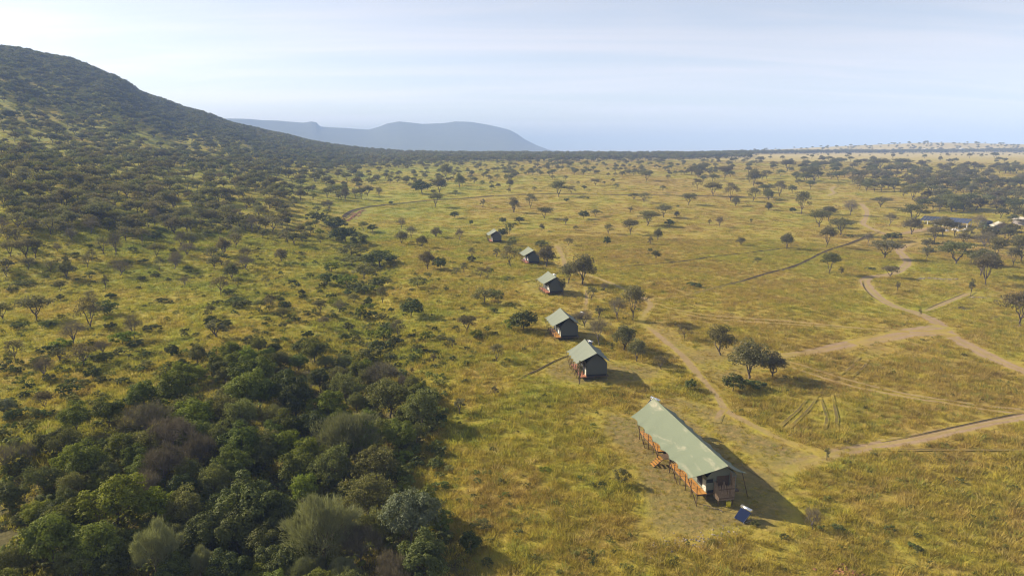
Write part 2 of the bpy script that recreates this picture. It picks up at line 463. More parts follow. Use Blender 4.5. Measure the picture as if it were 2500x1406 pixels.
LK = np.array([0, 230, 270, 350, 450, 580]); LH = np.array([0, 0, 7.5, 19.5, 29, 40.])
MK = np.array([0, 320, 560, 875, 1250, 1600]); MH = np.array([0, 0, 10, 18.7, 23.7, 25.])
RG = np.concatenate([np.linspace(0, 200, 11)[:-1], np.geomspace(200, 60000, 420)])
AZ = np.arange(-180, 181, 1.0)
def profile(a):
    mid = np.interp(RG, MK, MH)
    if a < -12:
        w = min(1.0, (-12 - a) / 24.0)
        foot = w * np.interp(RG, LK, LH) + (1 - w) * mid
        aa = max(a, -36.9)
        ct = np.interp(aa, sk_az, sk_t)
        Rc = np.interp(aa, [-37, -24, -16, -8], [1250, 1300, 1400, 1400])
        f0 = foot[np.searchsorted(RG, 580)]
        crest = CAMH + Rc * ct
        t = np.clip((RG - 580) / (Rc - 580), 0, 1)
        up = f0 + (crest - f0) * (0.55 * t + 0.45 * t * t * (3 - 2 * t))
        if a < -60: 
            k = np.clip((-60 - a) / 60, 0, 1); up = up * (1 - 0.85 * k)
        h = np.where(RG < 580, foot, up)
        back = np.interp(RG, [Rc, Rc + 300, Rc + 900, 4200, 6500, 60000], [crest, crest - 6, max(crest - 40, 10), 0, -30, -30])
        return np.where(RG > Rc, back, h)
    wl = np.clip((19 - a) / 6.0, 0, 1)                       # plain beyond the crest (1) or grassland and low hills (0)
    plainh = np.interp(RG, [1250, 1600, 1900, 2600, 4000, 60000], [23.7, 23.0, 18, -14, -30, -30])
    if -12 <= a < -4:
        ct = np.interp(a, sk_az, sk_t); c = CAMH + 1400 * ct
        plainh = np.interp(RG, [1250, 1400, 1700, 2600, 4000, 60000], [23.7, max(c, 23.7), 20, -14, -30, -30])
    hk = CAMH + 2500 * np.interp(a, hr_az, hr_t) if a < 45 else 60 - (a - 45) * .4
    hk = max(hk, 20)
    hills = np.interp(RG, [1250, 1600, 1950, 2080, 2500, 3200, 6000, 60000], [23.7, 25, 25.5, 26.5, hk, hk - 18, -30, -30])
    far = wl * plainh + (1 - wl) * hills
    return np.where(RG <= 1250, mid, far)
TAB = np.stack([profile(a) for a in AZ])
def smooth_axis(T, axis, s):
    k = np.exp(-0.5 * (np.arange(-4 * s, 4 * s + 1) / s) ** 2); k /= k.sum(); n = 4 * s
    Tp = np.pad(T, [(n, n) if i == axis else (0, 0) for i in range(2)], mode='edge')
    return np.apply_along_axis(lambda v: np.convolve(v, k, 'valid'), axis, Tp)
TAB = smooth_axis(smooth_axis(TAB, 0, 1), 1, 3)
LRG = RG

GULLY_PX = [(560, 1500), (620, 1330), (690, 1200), (760, 1080), (800, 980), (850, 900), (890, 840), (880, 760), (900, 690), (905, 640), (850, 580), (800, 540)]
GULLY = None
def seg_dist(P, line, extra=None):
    """distance of points (n,2) to a polyline; also the parameter along it 0..1"""
    P = np.asarray(P, float); line = np.asarray(line, float)
    best = np.full(len(P), 1e9); par = np.zeros(len(P))
    m = len(line) - 1
    for i in range(m):
        a, b = line[i], line[i + 1]; d = b - a; L = (d ** 2).sum() + 1e-9
        t = np.clip(((P - a) @ d) / L, 0, 1)
        q = np.hypot(P[:, 0] - a[0] - t * d[0], P[:, 1] - a[1] - t * d[1])
        k = q < best
        best[k] = q[k]; par[k] = (i + t[k]) / m
    return best, par

def base_height(x, y):
    x = np.asarray(x, float); y = np.asarray(y, float)
    r = np.hypot(x, y); a = np.degrees(np.arctan2(x, y))
    ai = a + 180; i0 = np.clip(np.floor(ai).astype(int), 0, 359); fa = ai - i0
    j = np.clip(np.searchsorted(LRG, r) - 1, 0, len(LRG) - 2); fr = np.clip((r - LRG[j]) / (LRG[j + 1] - LRG[j]), 0, 1)
    h = (TAB[i0, j] * (1 - fr) + TAB[i0, j + 1] * fr) * (1 - fa) + (TAB[i0 + 1, j] * (1 - fr) + TAB[i0 + 1, j + 1] * fr) * fa
    und = 0.35 * np.sin(x / 23 + 1.3 * np.sin(y / 31)) * np.sin(y / 27 + 0.8) + 0.18 * np.sin(x / 9.1 + y / 13.7)
    h = h + und * np.clip((r - 40) / 60, 0, 1) * np.clip(1.3 - np.clip((np.abs(a - 16) < 12) & (r < 120), 0, 1), 0.3, 1)
    # ravines and shoulders on the long hill
    k = np.clip((r - 600) / 250, 0, 1) * np.clip((-15 - a) / 10, 0, 1) * np.clip((5000 - r) / 1500, 0, 1)
    h = h + k * (3.0 * np.sin(a * 0.9 + r / 300.0) + 1.2 * np.sin(a * 2.3 - r / 170.0) - 2)
    return h
def height(x, y):
    h = base_height(x, y)
    if GULLY is not None:
        x = np.asarray(x, float); y = np.asarray(y, float); sh = x.shape
        P = np.stack([x.ravel(), y.ravel()], -1)
        near = (P[:, 0] > -90) & (P[:, 0] < 10) & (P[:, 1] > 20) & (P[:, 1] < 420)
        g = np.zeros(len(P))
        if near.any():
            d, t = seg_dist(P[near], GULLY)
            w = np.interp(t, [0, .45, .7, 1], [16, 12, 8, 6]); dep = np.interp(t, [0, .45, .7, .93, 1], [3.2, 2.6, 1.8, 1.2, 0])
            g[near] = dep * np.exp(-(d / w) ** 2)
        h = h - g.reshape(sh)
    return h
def hit(px, py, up=0.0, hf=None):
    """the point of the land (raised by up) that a pixel of the photograph shows"""
    hf = hf or height
    d = rays(px, py); d = d.reshape(-1, 3)
    d = d / np.hypot(d[:, 0], d[:, 1])[:, None]
    ts = np.geomspace(30, 9000, 420)
    up = np.broadcast_to(np.asarray(up, float), (len(d),))
    t0 = np.full(len(d), np.nan); prev = np.full(len(d), ts[0]); done = np.zeros(len(d), bool)
    for t in ts[1:]:
        P = d * t; below = (CAMH + P[:, 2]) < hf(P[:, 0], P[:, 1]) + up
        k = below & ~done
        t0[k] = t; done |= k
        prev[~done] = t
    hi = np.where(done, t0, ts[-1]); lo = prev
    for _ in range(22):
        m = (lo + hi) / 2; P = d * m[:, None]
        below = (CAMH + P[:, 2]) < hf(P[:, 0], P[:, 1]) + up
        hi = np.where(below, m, hi); lo = np.where(below, lo, m)
    P = d * hi[:, None]
    return np.stack([P[:, 0], P[:, 1], hf(P[:, 0], P[:, 1])], -1), done
GULLY = hit([p[0] for p in GULLY_PX], [p[1] for p in GULLY_PX], hf=base_height)[0][:, :2]
def at(px, py, up=0.0):
    return hit([px], [py], up)[0][0]
def z_at(x, y): return float(height(np.array([x]), np.array([y]))[0])

def spline(pts, step):
    """Catmull-Rom through 2D points, resampled"""
    P = np.asarray(pts, float)
    P = np.vstack([2 * P[0] - P[1], P, 2 * P[-1] - P[-2]])
    out = []
    for i in range(1, len(P) - 2):
        L = np.linalg.norm(P[i + 1] - P[i]); n = max(2, int(L / step))
        for t in np.linspace(0, 1, n, endpoint=False):
            out.append(0.5 * ((2 * P[i]) + (-P[i - 1] + P[i + 1]) * t + (2 * P[i - 1] - 5 * P[i] + 4 * P[i + 1] - P[i + 2]) * t * t
                              + (-P[i - 1] + 3 * P[i] - 3 * P[i + 1] + P[i + 2]) * t ** 3))
    out.append(P[-2]); return np.array(out)
def px_line(pts, step=1.5):
    G = hit([p[0] for p in pts], [p[1] for p in pts])[0][:, :2]
    return spline(G, step)

# tracks: (name, material, half width, points in the photograph, fade at start/end)
TRACKS = [
 ('dirt_track', 'track', 2.15, [(2560, 930), (2500, 906), (2440, 882), (2380, 852), (2330, 826), (2300, 800), (2278, 782), (2235, 764), (2185, 749), (2146, 728), (2122, 705), (2111, 688), (2122, 678), (2160, 673), (2190, 665), (2210, 650), (2215, 638), (2203, 624), (2195, 612), (2208, 601), (2230, 594), (2250, 590)], (0, .1)),
 ('dirt_track', 'track', 1.6, [(2250, 588), (2215, 584), (2178, 577), (2150, 568), (2122, 556), (2107, 546), (2114, 532), (2116, 516), (2106, 502), (2098, 495)], (.1, .1)),
 ('dirt_track', 'track', 1.3, [(2018, 480), (2036, 472), (2030, 463), (2040, 455)], (.1, .1)),
 ('dirt_track', 'track', 2.0, [(2170, 576), (2230, 566), (2290, 556), (2330, 556), (2390, 562)], (.2, .3)),
 ('dirt_track', 'track', 2.5, [(2300, 796), (2262, 803), (2210, 813), (2150, 824), (2080, 838), (2010, 853), (1940, 866), (1880, 868), (1835, 856), (1800, 840)], (.05, .45)),
 ('dirt_track', 'track', 2.4, [(2310, 812), (2270, 816), (2220, 816), (2160, 828), (2090, 842)], (.2, .5)),
 ('wheel_ruts', 'path', 0.42, [(1905, 878), (1960, 893), (2020, 912), (2080, 930), (2150, 948), (2230, 965), (2320, 978), (2410, 992), (2520, 1001)], (.15, 0)),
 ('wheel_ruts', 'path', 0.48, [(1890, 884), (1950, 903), (2010, 923), (2080, 943), (2150, 958), (2230, 973), (2320, 986), (2410, 1001), (2520, 1013)], (.15, 0)),
 ('dirt_track', 'track', 1.75, [(2560, 1004), (2490, 1020), (2420, 1032), (2340, 1049), (2240, 1071), (2150, 1086), (2080, 1100), (2020, 1112), (1960, 1130), (1900, 1150), (1850, 1162)], (0, .35)),
 ('footpath', 'path', 0.85, [(1560, 788), (1590, 805), (1620, 830), (1665, 868), (1690, 897), (1720, 932), (1752, 970), (1768, 998), (1802, 1020), (1850, 1045), (1900, 1070), (1950, 1088), (2015, 1112)], (.15, .2)),
 ('footpath', 'path', 0.7, [(1768, 998), (1756, 1012), (1748, 1032)], (.1, .4)),
 ('wheel_ruts', 'rut', 0.55, [(1590, 738), (1640, 754), (1720, 769), (1800, 776), (1900, 783), (2000, 792), (2100, 802), (2220, 812)], (.3, .1)),
 ('wheel_ruts', 'rut', 0.45, [(1600, 752), (1650, 763), (1730, 778), (1810, 785), (1910, 791), (2010, 798), (2090, 806)], (.3, .2)),
 ('footpath', 'rut', 1.0, [(1358, 596), (1372, 625), (1385, 655), (1420, 668), (1470, 684), (1520, 705), (1585, 738), (1575, 765), (1560, 790)], (.1, .1)),
 ('footpath', 'path', 0.6, [(1430, 700), (1432, 730), (1428, 760)], (.3, .3)),
 ('footpath', 'track', 1.0, [(2250, 762), (2300, 743), (2340, 727), (2372, 713)], (.1, .2)),
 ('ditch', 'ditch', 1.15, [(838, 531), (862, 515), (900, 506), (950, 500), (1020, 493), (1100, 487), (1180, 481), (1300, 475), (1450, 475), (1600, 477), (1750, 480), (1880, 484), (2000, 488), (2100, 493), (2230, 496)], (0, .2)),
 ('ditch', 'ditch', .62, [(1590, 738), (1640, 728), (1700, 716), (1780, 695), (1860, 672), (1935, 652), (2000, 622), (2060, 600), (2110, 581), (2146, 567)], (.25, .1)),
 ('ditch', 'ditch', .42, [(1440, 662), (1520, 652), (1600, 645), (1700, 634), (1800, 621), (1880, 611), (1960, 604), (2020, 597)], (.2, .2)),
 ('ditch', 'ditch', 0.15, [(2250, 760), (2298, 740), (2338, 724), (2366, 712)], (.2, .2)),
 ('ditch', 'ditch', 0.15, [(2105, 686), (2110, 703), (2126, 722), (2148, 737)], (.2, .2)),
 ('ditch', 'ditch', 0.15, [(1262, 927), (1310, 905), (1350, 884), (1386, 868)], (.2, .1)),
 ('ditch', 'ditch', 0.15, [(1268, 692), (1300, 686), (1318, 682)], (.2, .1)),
 ('ditch', 'ditch', 0.15, [(2500, 1008), (2420, 1024), (2340, 1041), (2240, 1063), (2150, 1079)], (.1, .3)),  # no trench here: dark strip painting the shade along the road's grass edge
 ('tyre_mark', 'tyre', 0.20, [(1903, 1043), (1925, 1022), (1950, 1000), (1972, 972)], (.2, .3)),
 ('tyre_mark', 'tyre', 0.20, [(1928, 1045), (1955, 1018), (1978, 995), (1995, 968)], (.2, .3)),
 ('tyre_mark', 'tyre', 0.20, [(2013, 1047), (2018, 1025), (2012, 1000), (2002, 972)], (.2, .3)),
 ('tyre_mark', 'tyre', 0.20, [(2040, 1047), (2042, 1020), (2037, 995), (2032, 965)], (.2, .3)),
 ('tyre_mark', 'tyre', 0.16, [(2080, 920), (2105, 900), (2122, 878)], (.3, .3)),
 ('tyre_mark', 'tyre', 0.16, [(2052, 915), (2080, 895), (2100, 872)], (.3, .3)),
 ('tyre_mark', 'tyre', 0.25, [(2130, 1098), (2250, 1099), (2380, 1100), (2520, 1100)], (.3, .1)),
]
TR = [(n, m, w, px_line(p, 1.2 if w > 1 else 0.9), f) for n, m, w, p, f in TRACKS]
def px_poly(pts): return hit([p[0] for p in pts], [p[1] for p in pts])[0][:, :2]
BARE = [(px_poly(p), s) for p, s in [
 ([(1470, 1000), (1535, 1015), (1600, 975), (1650, 985), (1740, 1055), (1820, 1125), (1900, 1165), (1955, 1255), (1890, 1300), (1800, 1292), (1690, 1318), (1610, 1312), (1568, 1282), (1562, 1195), (1520, 1112), (1462, 1052)], .85),
 ([(1310, 905), (1380, 858), (1500, 880), (1640, 895), (1620, 930), (1540, 935), (1420, 945), (1340, 928)], .8),
 ([(1560, 780), (1640, 800), (1700, 845), (1790, 842), (1920, 862), (1920, 892), (1830, 915), (1760, 955), (1700, 905), (1620, 850)], .68),
 ([(1320, 800), (1420, 755), (1490, 790), (1470, 835), (1380, 842), (1330, 832)], .7),
 ([(1270, 690), (1310, 680), (1425, 690), (1425, 716), (1330, 726), (1280, 716)], .65),
 ([(1355, 588), (1392, 592), (1402, 662), (1370, 662)], .8),
 ([(2240, 678), (2340, 678), (2350, 692), (2245, 694)], .6),
 ([(2375, 712), (2460, 712), (2470, 726), (2380, 730)], .6),
 ([(1560, 985), (1650, 965), (1740, 985), (1800, 1030), (1900, 1075), (2010, 1112), (1900, 1165), (1820, 1125), (1740, 1055), (1650, 985)], .8),
 ([(2050, 858), (2130, 835), (2180, 868), (2120, 880)], .62),
 ([(2210, 560), (2300, 556), (2380, 562), (2300, 572), (2220, 572)], .75),
 ([(840, 534), (880, 512), (905, 510), (872, 537)], 1.0),
]]
SCORCH = [at(2346, 751), at(2447, 778)]
def in_poly(P, poly):
    x, y = P[:, 0], P[:, 1]; c = np.zeros(len(P), bool); n = len(poly)
    for i in range(n):
        x1, y1 = poly[i]; x2, y2 = poly[(i + 1) % n]
        k = ((y1 > y) != (y2 > y)) & (x < (x2 - x1) * (y - y1) / (y2 - y1 + 1e-12) + x1)
        c ^= k
    return c
def poly_soft(P, poly, w=2.0):
    d, _ = seg_dist(P, np.vstack([poly, poly[:1]])); ins = in_poly(P, poly)
    return np.clip(0.5 + np.where(ins, d, -d) / (2 * w), 0, 1)
def bare_amount(P):
    b = np.zeros(len(P))
    for poly, s in BARE:
        lo, hi = poly.min(0) - 5, poly.max(0) + 5
        k = (P[:, 0] > lo[0]) & (P[:, 0] < hi[0]) & (P[:, 1] > lo[1]) & (P[:, 1] < hi[1])
        if k.any(): b[k] = np.maximum(b[k], s * poly_soft(P[k], poly, np.clip(np.hypot(*poly.mean(0)) * .02, 1.2, 5)))
    return b
def track_dist(P):
    """smallest (distance - half width) to any track"""
    best = np.full(len(P), 1e9)
    for n, m, w, L, f in TR:
        lo, hi = L.min(0) - 6, L.max(0) + 6
        k = (P[:, 0] > lo[0]) & (P[:, 0] < hi[0]) & (P[:, 1] > lo[1]) & (P[:, 1] < hi[1])
        if k.any():
            d, t = seg_dist(P[k], L[::3] if len(L) > 12 else L)
            fd = np.ones(len(d))
            if f[0]: fd *= np.clip(t / f[0], 0, 1)
            if f[1]: fd *= np.clip((1 - t) / f[1], 0, 1)
            best[k] = np.minimum(best[k], d - w * .72 * (.15 + .85 * fd))
    return best
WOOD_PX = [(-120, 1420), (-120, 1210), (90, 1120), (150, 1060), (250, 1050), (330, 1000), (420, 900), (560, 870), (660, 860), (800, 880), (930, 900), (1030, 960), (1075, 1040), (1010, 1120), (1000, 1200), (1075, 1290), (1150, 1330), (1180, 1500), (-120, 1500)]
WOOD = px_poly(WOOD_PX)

# ground: one sheet, finer near the camp, out past the horizon
th = np.concatenate([np.arange(-180, -48, 2.0), np.arange(-48, 48, 0.3), np.arange(48, 180, 2.0)])
rr = np.concatenate([[0, 8, 16, 24, 30], np.geomspace(34, 42000, 620)])
T, R = np.meshgrid(np.radians(th), rr)
GX, GY = R * np.sin(T), R * np.cos(T)
GZ = height(GX, GY)
nr, na = GX.shape
idx = np.arange(nr * na).reshape(nr, na); nx = np.roll(idx, -1, axis=1)
quads = np.stack([idx[:-1], nx[:-1], nx[1:], idx[1:]], -1).reshape(-1, 4)[:, ::-1]
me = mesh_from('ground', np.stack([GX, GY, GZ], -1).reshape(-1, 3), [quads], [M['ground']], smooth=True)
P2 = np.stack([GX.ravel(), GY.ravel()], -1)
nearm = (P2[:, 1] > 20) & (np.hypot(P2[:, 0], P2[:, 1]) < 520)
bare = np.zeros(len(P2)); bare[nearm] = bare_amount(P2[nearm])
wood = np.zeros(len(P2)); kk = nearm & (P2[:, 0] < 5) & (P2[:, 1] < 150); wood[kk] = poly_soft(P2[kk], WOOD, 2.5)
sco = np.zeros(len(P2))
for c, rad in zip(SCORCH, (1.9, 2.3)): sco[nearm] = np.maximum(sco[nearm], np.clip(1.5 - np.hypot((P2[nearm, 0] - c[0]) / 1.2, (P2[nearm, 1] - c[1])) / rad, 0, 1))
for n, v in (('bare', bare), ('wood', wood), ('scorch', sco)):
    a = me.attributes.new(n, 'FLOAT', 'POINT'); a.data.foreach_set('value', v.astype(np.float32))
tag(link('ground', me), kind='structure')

def ribbon(name, line, hw, mat, fade, lift):
    L = np.asarray(line); n = len(L)
    t = np.gradient(L, axis=0); t /= np.linalg.norm(t, axis=1)[:, None] + 1e-9
    nrm = np.stack([t[:, 1], -t[:, 0]], -1)
    s = np.linspace(0, 1, n)
    K = 9; ac = np.linspace(-1.35, 1.35, K)
    wob = 1 + 0.22 * np.sin(s * n * 0.21 + hw * 5) * np.sin(s * n * 0.083 + 1)
    W = hw * wob
    X = L[:, None, 0] + nrm[:, None, 0] * ac[None] * W[:, None]
    Y = L[:, None, 1] + nrm[:, None, 1] * ac[None] * W[:, None]
    dist = np.hypot(X, Y)
    prof = np.where(np.abs(ac) < 1.1, lift, lift - 0.02)
    if mat == 'ditch' and hw > .35: prof = prof[None] + (.11 + .07 * np.sin(s * n * .37)[:, None]) * np.exp(-((np.abs(ac) - .78) / .22) ** 2) - .0  # earth banks added along the wider ditches to cast a shadow line
    Z = height(X, Y) + (prof[None] if prof.ndim == 1 else prof) + np.clip(dist - 90, 0, 2000) * 0.00035
    V = np.stack([X, Y, Z], -1).reshape(-1, 3)
    idx = np.arange(n * K).reshape(n, K)
    q = np.stack([idx[:-1, :-1], idx[:-1, 1:], idx[1:, 1:], idx[1:, :-1]], -1).reshape(-1, 4)
    me = mesh_from(name, V, [q], [M[mat]], smooth=True)
    if me.polygons[0].normal.z < 0: me.flip_normals()
    a = me.attributes.new('across', 'FLOAT', 'POINT'); a.data.foreach_set('value', np.tile(ac, n).astype(np.float32))
    a = me.attributes.new('bare', 'FLOAT', 'POINT'); a.data.foreach_set('value', bare_amount(V[:, :2]).astype(np.float32))
    fd = np.ones(n)
    if fade[0]: fd *= np.clip(s / fade[0], 0, 1)
    if fade[1]: fd *= np.clip((1 - s) / fade[1], 0, 1)
    a = me.attributes.new('fade', 'FLOAT', 'POINT'); a.data.foreach_set('value', np.repeat(fd, K).astype(np.float32))
    return tag(link(name, me), kind='structure')
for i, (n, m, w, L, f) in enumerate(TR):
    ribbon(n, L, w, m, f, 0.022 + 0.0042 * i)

# ---------------------------------------------------------------- far mountain
MSK = [(480, 290), (570, 290), (610, 291), (640, 294), (680, 295), (700, 297), (740, 300), (760, 297), (772, 299), (782, 309), (800, 311), (840, 313), (900, 317), (925, 310), (945, 302), (975, 297), (1005, 300), (1030, 303), (1060, 302), (1085, 301), (1110, 297), (1150, 298), (1180, 303), (1215, 310), (1245, 318), (1262, 327), (1282, 341), (1310, 355), (1340, 366), (1400, 376)]
ms = np.array(MSK, float); m_az, m_t = elev(ms[:, 0], ms[:, 1])
az = np.arange(-34, 6.5, 0.04); RC = 5200.0
crest = CAMH + RC * np.interp(az, m_az, m_t)
rows = np.concatenate([np.linspace(0, 1, 40), np.linspace(1.02, 1.5, 8)])
AA, UU = np.meshgrid(np.radians(az), rows)
wig = 0.14 * (0.045 * np.sin(AA * 61 + 4 * UU) * np.sin(UU * 7 + AA * 23) + 0.03 * np.sin(AA * 141 - 5 * UU + np.sin(AA * 77)) + 0.015 * np.sin(AA * 377 + 9 * UU + 2 * np.sin(AA * 120)))
kk = np.exp(-0.5 * (np.arange(-60, 61) / 22.0) ** 2); kk /= kk.sum()
cs = np.convolve(np.pad(crest, 60, mode='edge'), kk, 'valid')
ww = np.clip(UU, 0, 1) ** 5
C2 = crest[None] * ww + (cs[None] * (1 + .05 * np.sin(AA * 47 + 3 * UU))) * (1 - ww)
front = -40 + (C2 + 40) * np.clip(np.where(UU <= 1, UU ** 1.35 + wig * np.clip(UU * (1 - UU) * 4, 0, 1), 1 - (UU - 1) * 1.2), 0, 1.02)
RRm = 3900 + (RC - 3900) * UU
me = mesh_from('mountain', np.stack([RRm * np.sin(AA), RRm * np.cos(AA), front], -1).reshape(-1, 3),
               [np.stack([np.arange(AA.size).reshape(AA.shape)[:-1, :-1], np.arange(AA.size).reshape(AA.shape)[:-1, 1:], np.arange(AA.size).reshape(AA.shape)[1:, 1:], np.arange(AA.size).reshape(AA.shape)[1:, :-1]], -1).reshape(-1, 4)],
               [M['hill_far']], smooth=True)
if me.polygons[100].normal.z < 0: me.flip_normals()
tag(link('mountain', me), kind='structure')

# ---------------------------------------------------------------- haze: one closed box of even air
hz = MB(); hz.box((0, 0, 115), (90000, 90000, 320))
hm, hnt, hout = new_mat('haze')
pv = N(hnt, 'ShaderNodeVolumePrincipled')
pv.inputs['Color'].default_value = (0.40, 0.57, 1.0, 1)
pv.inputs['Absorption Color'].default_value = (0.06, 0.06, 0.06, 1)
pv.inputs['Density'].default_value = 0.00026
pv.inputs['Anisotropy'].default_value = -0.22
hnt.links.new(pv.outputs[0], hout.inputs['Volume'])
tag(hz.build('haze', hm), kind='stuff')
# ---------------------------------------------------------------- tents
def ray_z(px, py, z):
    d = rays(px, py); t = (z - CAMH) / d[2]
    return np.array([d[0] * t, d[1] * t])

def fly_mesh(L, WL, WR, zr, ze, scallops, on, of, th=0.03):
    """a sagging gable tarpaulin: u along the ridge (0..L), v across; scalloped eaves shorter than the ridge"""
    nu, nv = 12 * scallops + 1, 13
    Vt = []
    for side, W in ((-1, WL), (1, WR)):
        G = []
        for i in range(nu):
            s = i / (nu - 1)
            ph = abs(sin(pi * s * scallops)) ** .8
            row = []
            for j in range(nv):
                t = j / (nv - 1)
                w = W * t * (1 - 0.105 * ph * t * t) + (.5 * max(0, 1 - s * 9) * t ** 3 if side > 0 else 0)
                z = zr - 0.07 * sin(pi * s) + (ze - zr) * t
                z -= (0.13 if side < 0 else .24) * sin(pi * t) * (0.7 + 0.3 * sin(pi * s))                     # belly
                z += 0.07 * ph * t * t + 0.035 * sin(s * scallops * 2 * pi + side) * t * (1 - t) * 2 + .02 * sin(s * 23 + t * 5) * t
                un, uf = on * t ** 1.15, L - of * t ** 1.15
                row.append((side * w, un + (uf - un) * s + .10 * sin(pi * t) * (.5 - s) * 2, z))
            G.append(row)
        Vt.append(np.array(G))
    V, Fq = [], []
    for side, G in zip((-1, 1), Vt):
        for off in (0, -th):
            b = len(V)
            for i in range(nu):
                for j in range(nv):
                    x, y, z = G[i, j]; V.append((x, y, z + off))
            for i in range(nu - 1):
                for j in range(nv - 1):
                    q = (b + i * nv + j, b + (i + 1) * nv + j, b + (i + 1) * nv + j + 1, b + i * nv + j + 1)
                    if (side < 0) ^ (off < 0): q = q[::-1]
                    Fq.append(q)
    # seams sewn across the sheet, standing a little proud
    return V, Fq, Vt

def make_tent(label, p0, p1, far_eave, mats, decks, scallops, flat_label, WL=3.65, WR=3.1, on=.9, of=.75, big=False, fixL=None, zr=5.15, ze=3.05, zd=1.15, group='canvas tents on stilts in a row'):
    """p0/p1: near and far end of the ridge in the photograph"""
    a = ray_z(*p0, zr); b = ray_z(*p1, zr)
    for _ in range(4):
        ga = z_at(*a); gb = z_at(*b); g = (ga + gb) / 2
        a = ray_z(*p0, zr + g); b = ray_z(*p1, zr + g)
    u = (b - a); L = np.linalg.norm(u); u /= L
    if fixL: L = fixL
    rz = atan2(-u[0], u[1])
    root = empty('safari_tent' , (a[0], a[1], g), rz)
    tag(root, label, 'tent', group)
    fly, wallm, deckm = mats
    def gl(x, y):                                              # ground under a local point, relative to the root
        c, s = cos(rz), sin(rz)
        return z_at(a[0] + x * c - y * s, a[1] + x * s + y * c) - g
    # flysheet
    V, Fq, Vt = fly_mesh(L, WL, WR, zr, ze, scallops, on, of)
    me = bpy.data.meshes.new('flysheet'); me.from_pydata([tuple(v) for v in V], [], Fq); me.materials.append(fly)
    me.polygons.foreach_set('use_smooth', np.ones(len(me.polygons), bool)); me.update()
    link('flysheet', me, root)
    sm = MB()
    nu = len(Vt[0])
    for G in Vt:
        sm.tube([G[i, 12] + (0, 0, .002) for i in range(0, nu, 2)], .018, 4)
    sm.tube([Vt[0][i, 0] + (0, 0, .015) for i in range(0, nu, 3)], .035, 5)
    sm.build('hem_rope', fly, root)
    rp = MB(); rp.tube([(0, -0.15, zr - 0.09), (0, L * .5, zr - 0.15), (0, L + .15, zr - 0.09)], 0.05, 6); rp.build('ridge_pole', M['pole'], root)
    # canvas room under it
    vl, vr = -1.5, 2.15
    u0, u1 = (1.8, L - 1.3) if big else (1.0, L - 0.9)
    ht, hp = 3.05, 4.75
    slope = (hp - ht) / 2.1
    def gable(uu, name, lab=None):
        w = MB()
        pk = min(hp, zr - .40)
        pts = [(vl, zd), (vr, zd), (vr, ht), (0.1, pk), (vl, ht)]
        n = len(pts)
        V = [(x, uu - .025, z) for x, z in pts] + [(x, uu + .025, z) for x, z in pts]
        w.add(V, [tuple(range(n)), tuple(range(2 * n - 1, n - 1, -1))] + [(k, k + n, (k + 1) % n + n, (k + 1) % n) for k in range(n)])
        return w.build(name, wallm, root)
    f = gable(u0, 'end_wall'); gable(u1, 'end_wall')
    for vv, nm in ((vl, 'side_wall'), (vr, 'side_wall')):
        w = MB(); w.box((vv, (u0 + u1) / 2, (zd + ht) / 2), (0.05, u1 - u0 - .06, ht - zd)); w.build(nm, wallm, root)
    fl = MB(); fl.box(((vl + vr) / 2 + .1, (u0 + u1) / 2, zd - 0.09), (vr - vl + .5, u1 - u0 + .3, 0.12)); fl.build('floor_platform', M['pole'], root)
    skirt = MB(); skirt.box(((vl + vr) / 2, u0 - .045, zd + .16), (vr - vl - .2, .03, .3)); skirt.build('skirt', M['netting'], root)
    # pale rolled canvas and dark netting on the porch side
    for k in range(2 if not big else 4):
        uu = u0 + 1.2 + k * (u1 - u0 - 2.0) / (2 if not big else 4)
        w = MB(); w.box((vl - .045, uu + .5, zd + 1.15), (.03, 1.1, 1.7)); w.build('netting_panel', M['netting'], root)
    w = MB(); w.box((vl - .05, u0 + .45, zd + .75), (.05, .8, 1.35)); w.build('pale_flap', M['canvas_pale'], root)
    # deck: planks laid side by side, one part per platform
    dl = -2.68
    for (d0, d1) in decks:
        k = 0; nB = int((vl - dl) / 0.145)
        w = MB()
        for q in range(nB):
            x = dl + (q + .5) * (vl - dl) / nB
            w.box((x, (d0 + d1) / 2, zd - 0.02 + 0.006 * ((q * 7) % 3)), ((vl - dl) / nB - .015, d1 - d0 + 0.02 * ((q * 5) % 3), .05))
        w.build('deck_planks', deckm, root)
        w = MB(); w.box((dl + .04, (d0 + d1) / 2, zd - .13), (.06, d1 - d0 - .05, .16)); w.box((vl - .1, (d0 + d1) / 2, zd - .13), (.06, d1 - d0 - .05, .16))
        for e in (d0 + .03, d1 - .03): w.box(((dl + vl) / 2, e, zd - .13), (vl - dl - .06, .05, .155))
        w.build('deck_joist', M['pole'], root)
        npost = max(2, int(round((d1 - d0) / 1.7)) + 1)
        tops = []
        for q in range(npost):
            y = d0 + .08 + (d1 - d0 - .16) * q / (npost - 1)
            w = MB(); w.tube([(dl - .02, y, zd - .15), (dl - .02, y + .01, zd + 1.0)], [.05, .04], 6); w.build('railing_post', M['pole'], root)
            w = MB(); w.tube([(dl + .02, y, gl(dl, y) - .15), (dl + .02, y, zd - .06)], [.06, .05], 6); w.build('stilt', M['pole'], root)
            tops.append((dl - .02, y))
        for hgt in (.95, .55):
            w = MB()
            for (x0, y0), (x1, y1) in zip(tops, tops[1:]):
                w.tube([(x0 - .045, y0 + (y1 - y0) * t, zd + hgt - .12 * sin(pi * t)) for t in (0, .25, .5, .75, 1)], .017, 5)
            w.build('railing_rope', M['rope'], root)
        if d0 < 3:
            w = MB(); w.tube([(dl - .02 + (vl - dl - .2) * t, d0 + .05, zd + .85 - .14 * sin(pi * t)) for t in (0, .25, .5, .75, 1)], .017, 5); w.build('railing_rope', M['rope'], root)
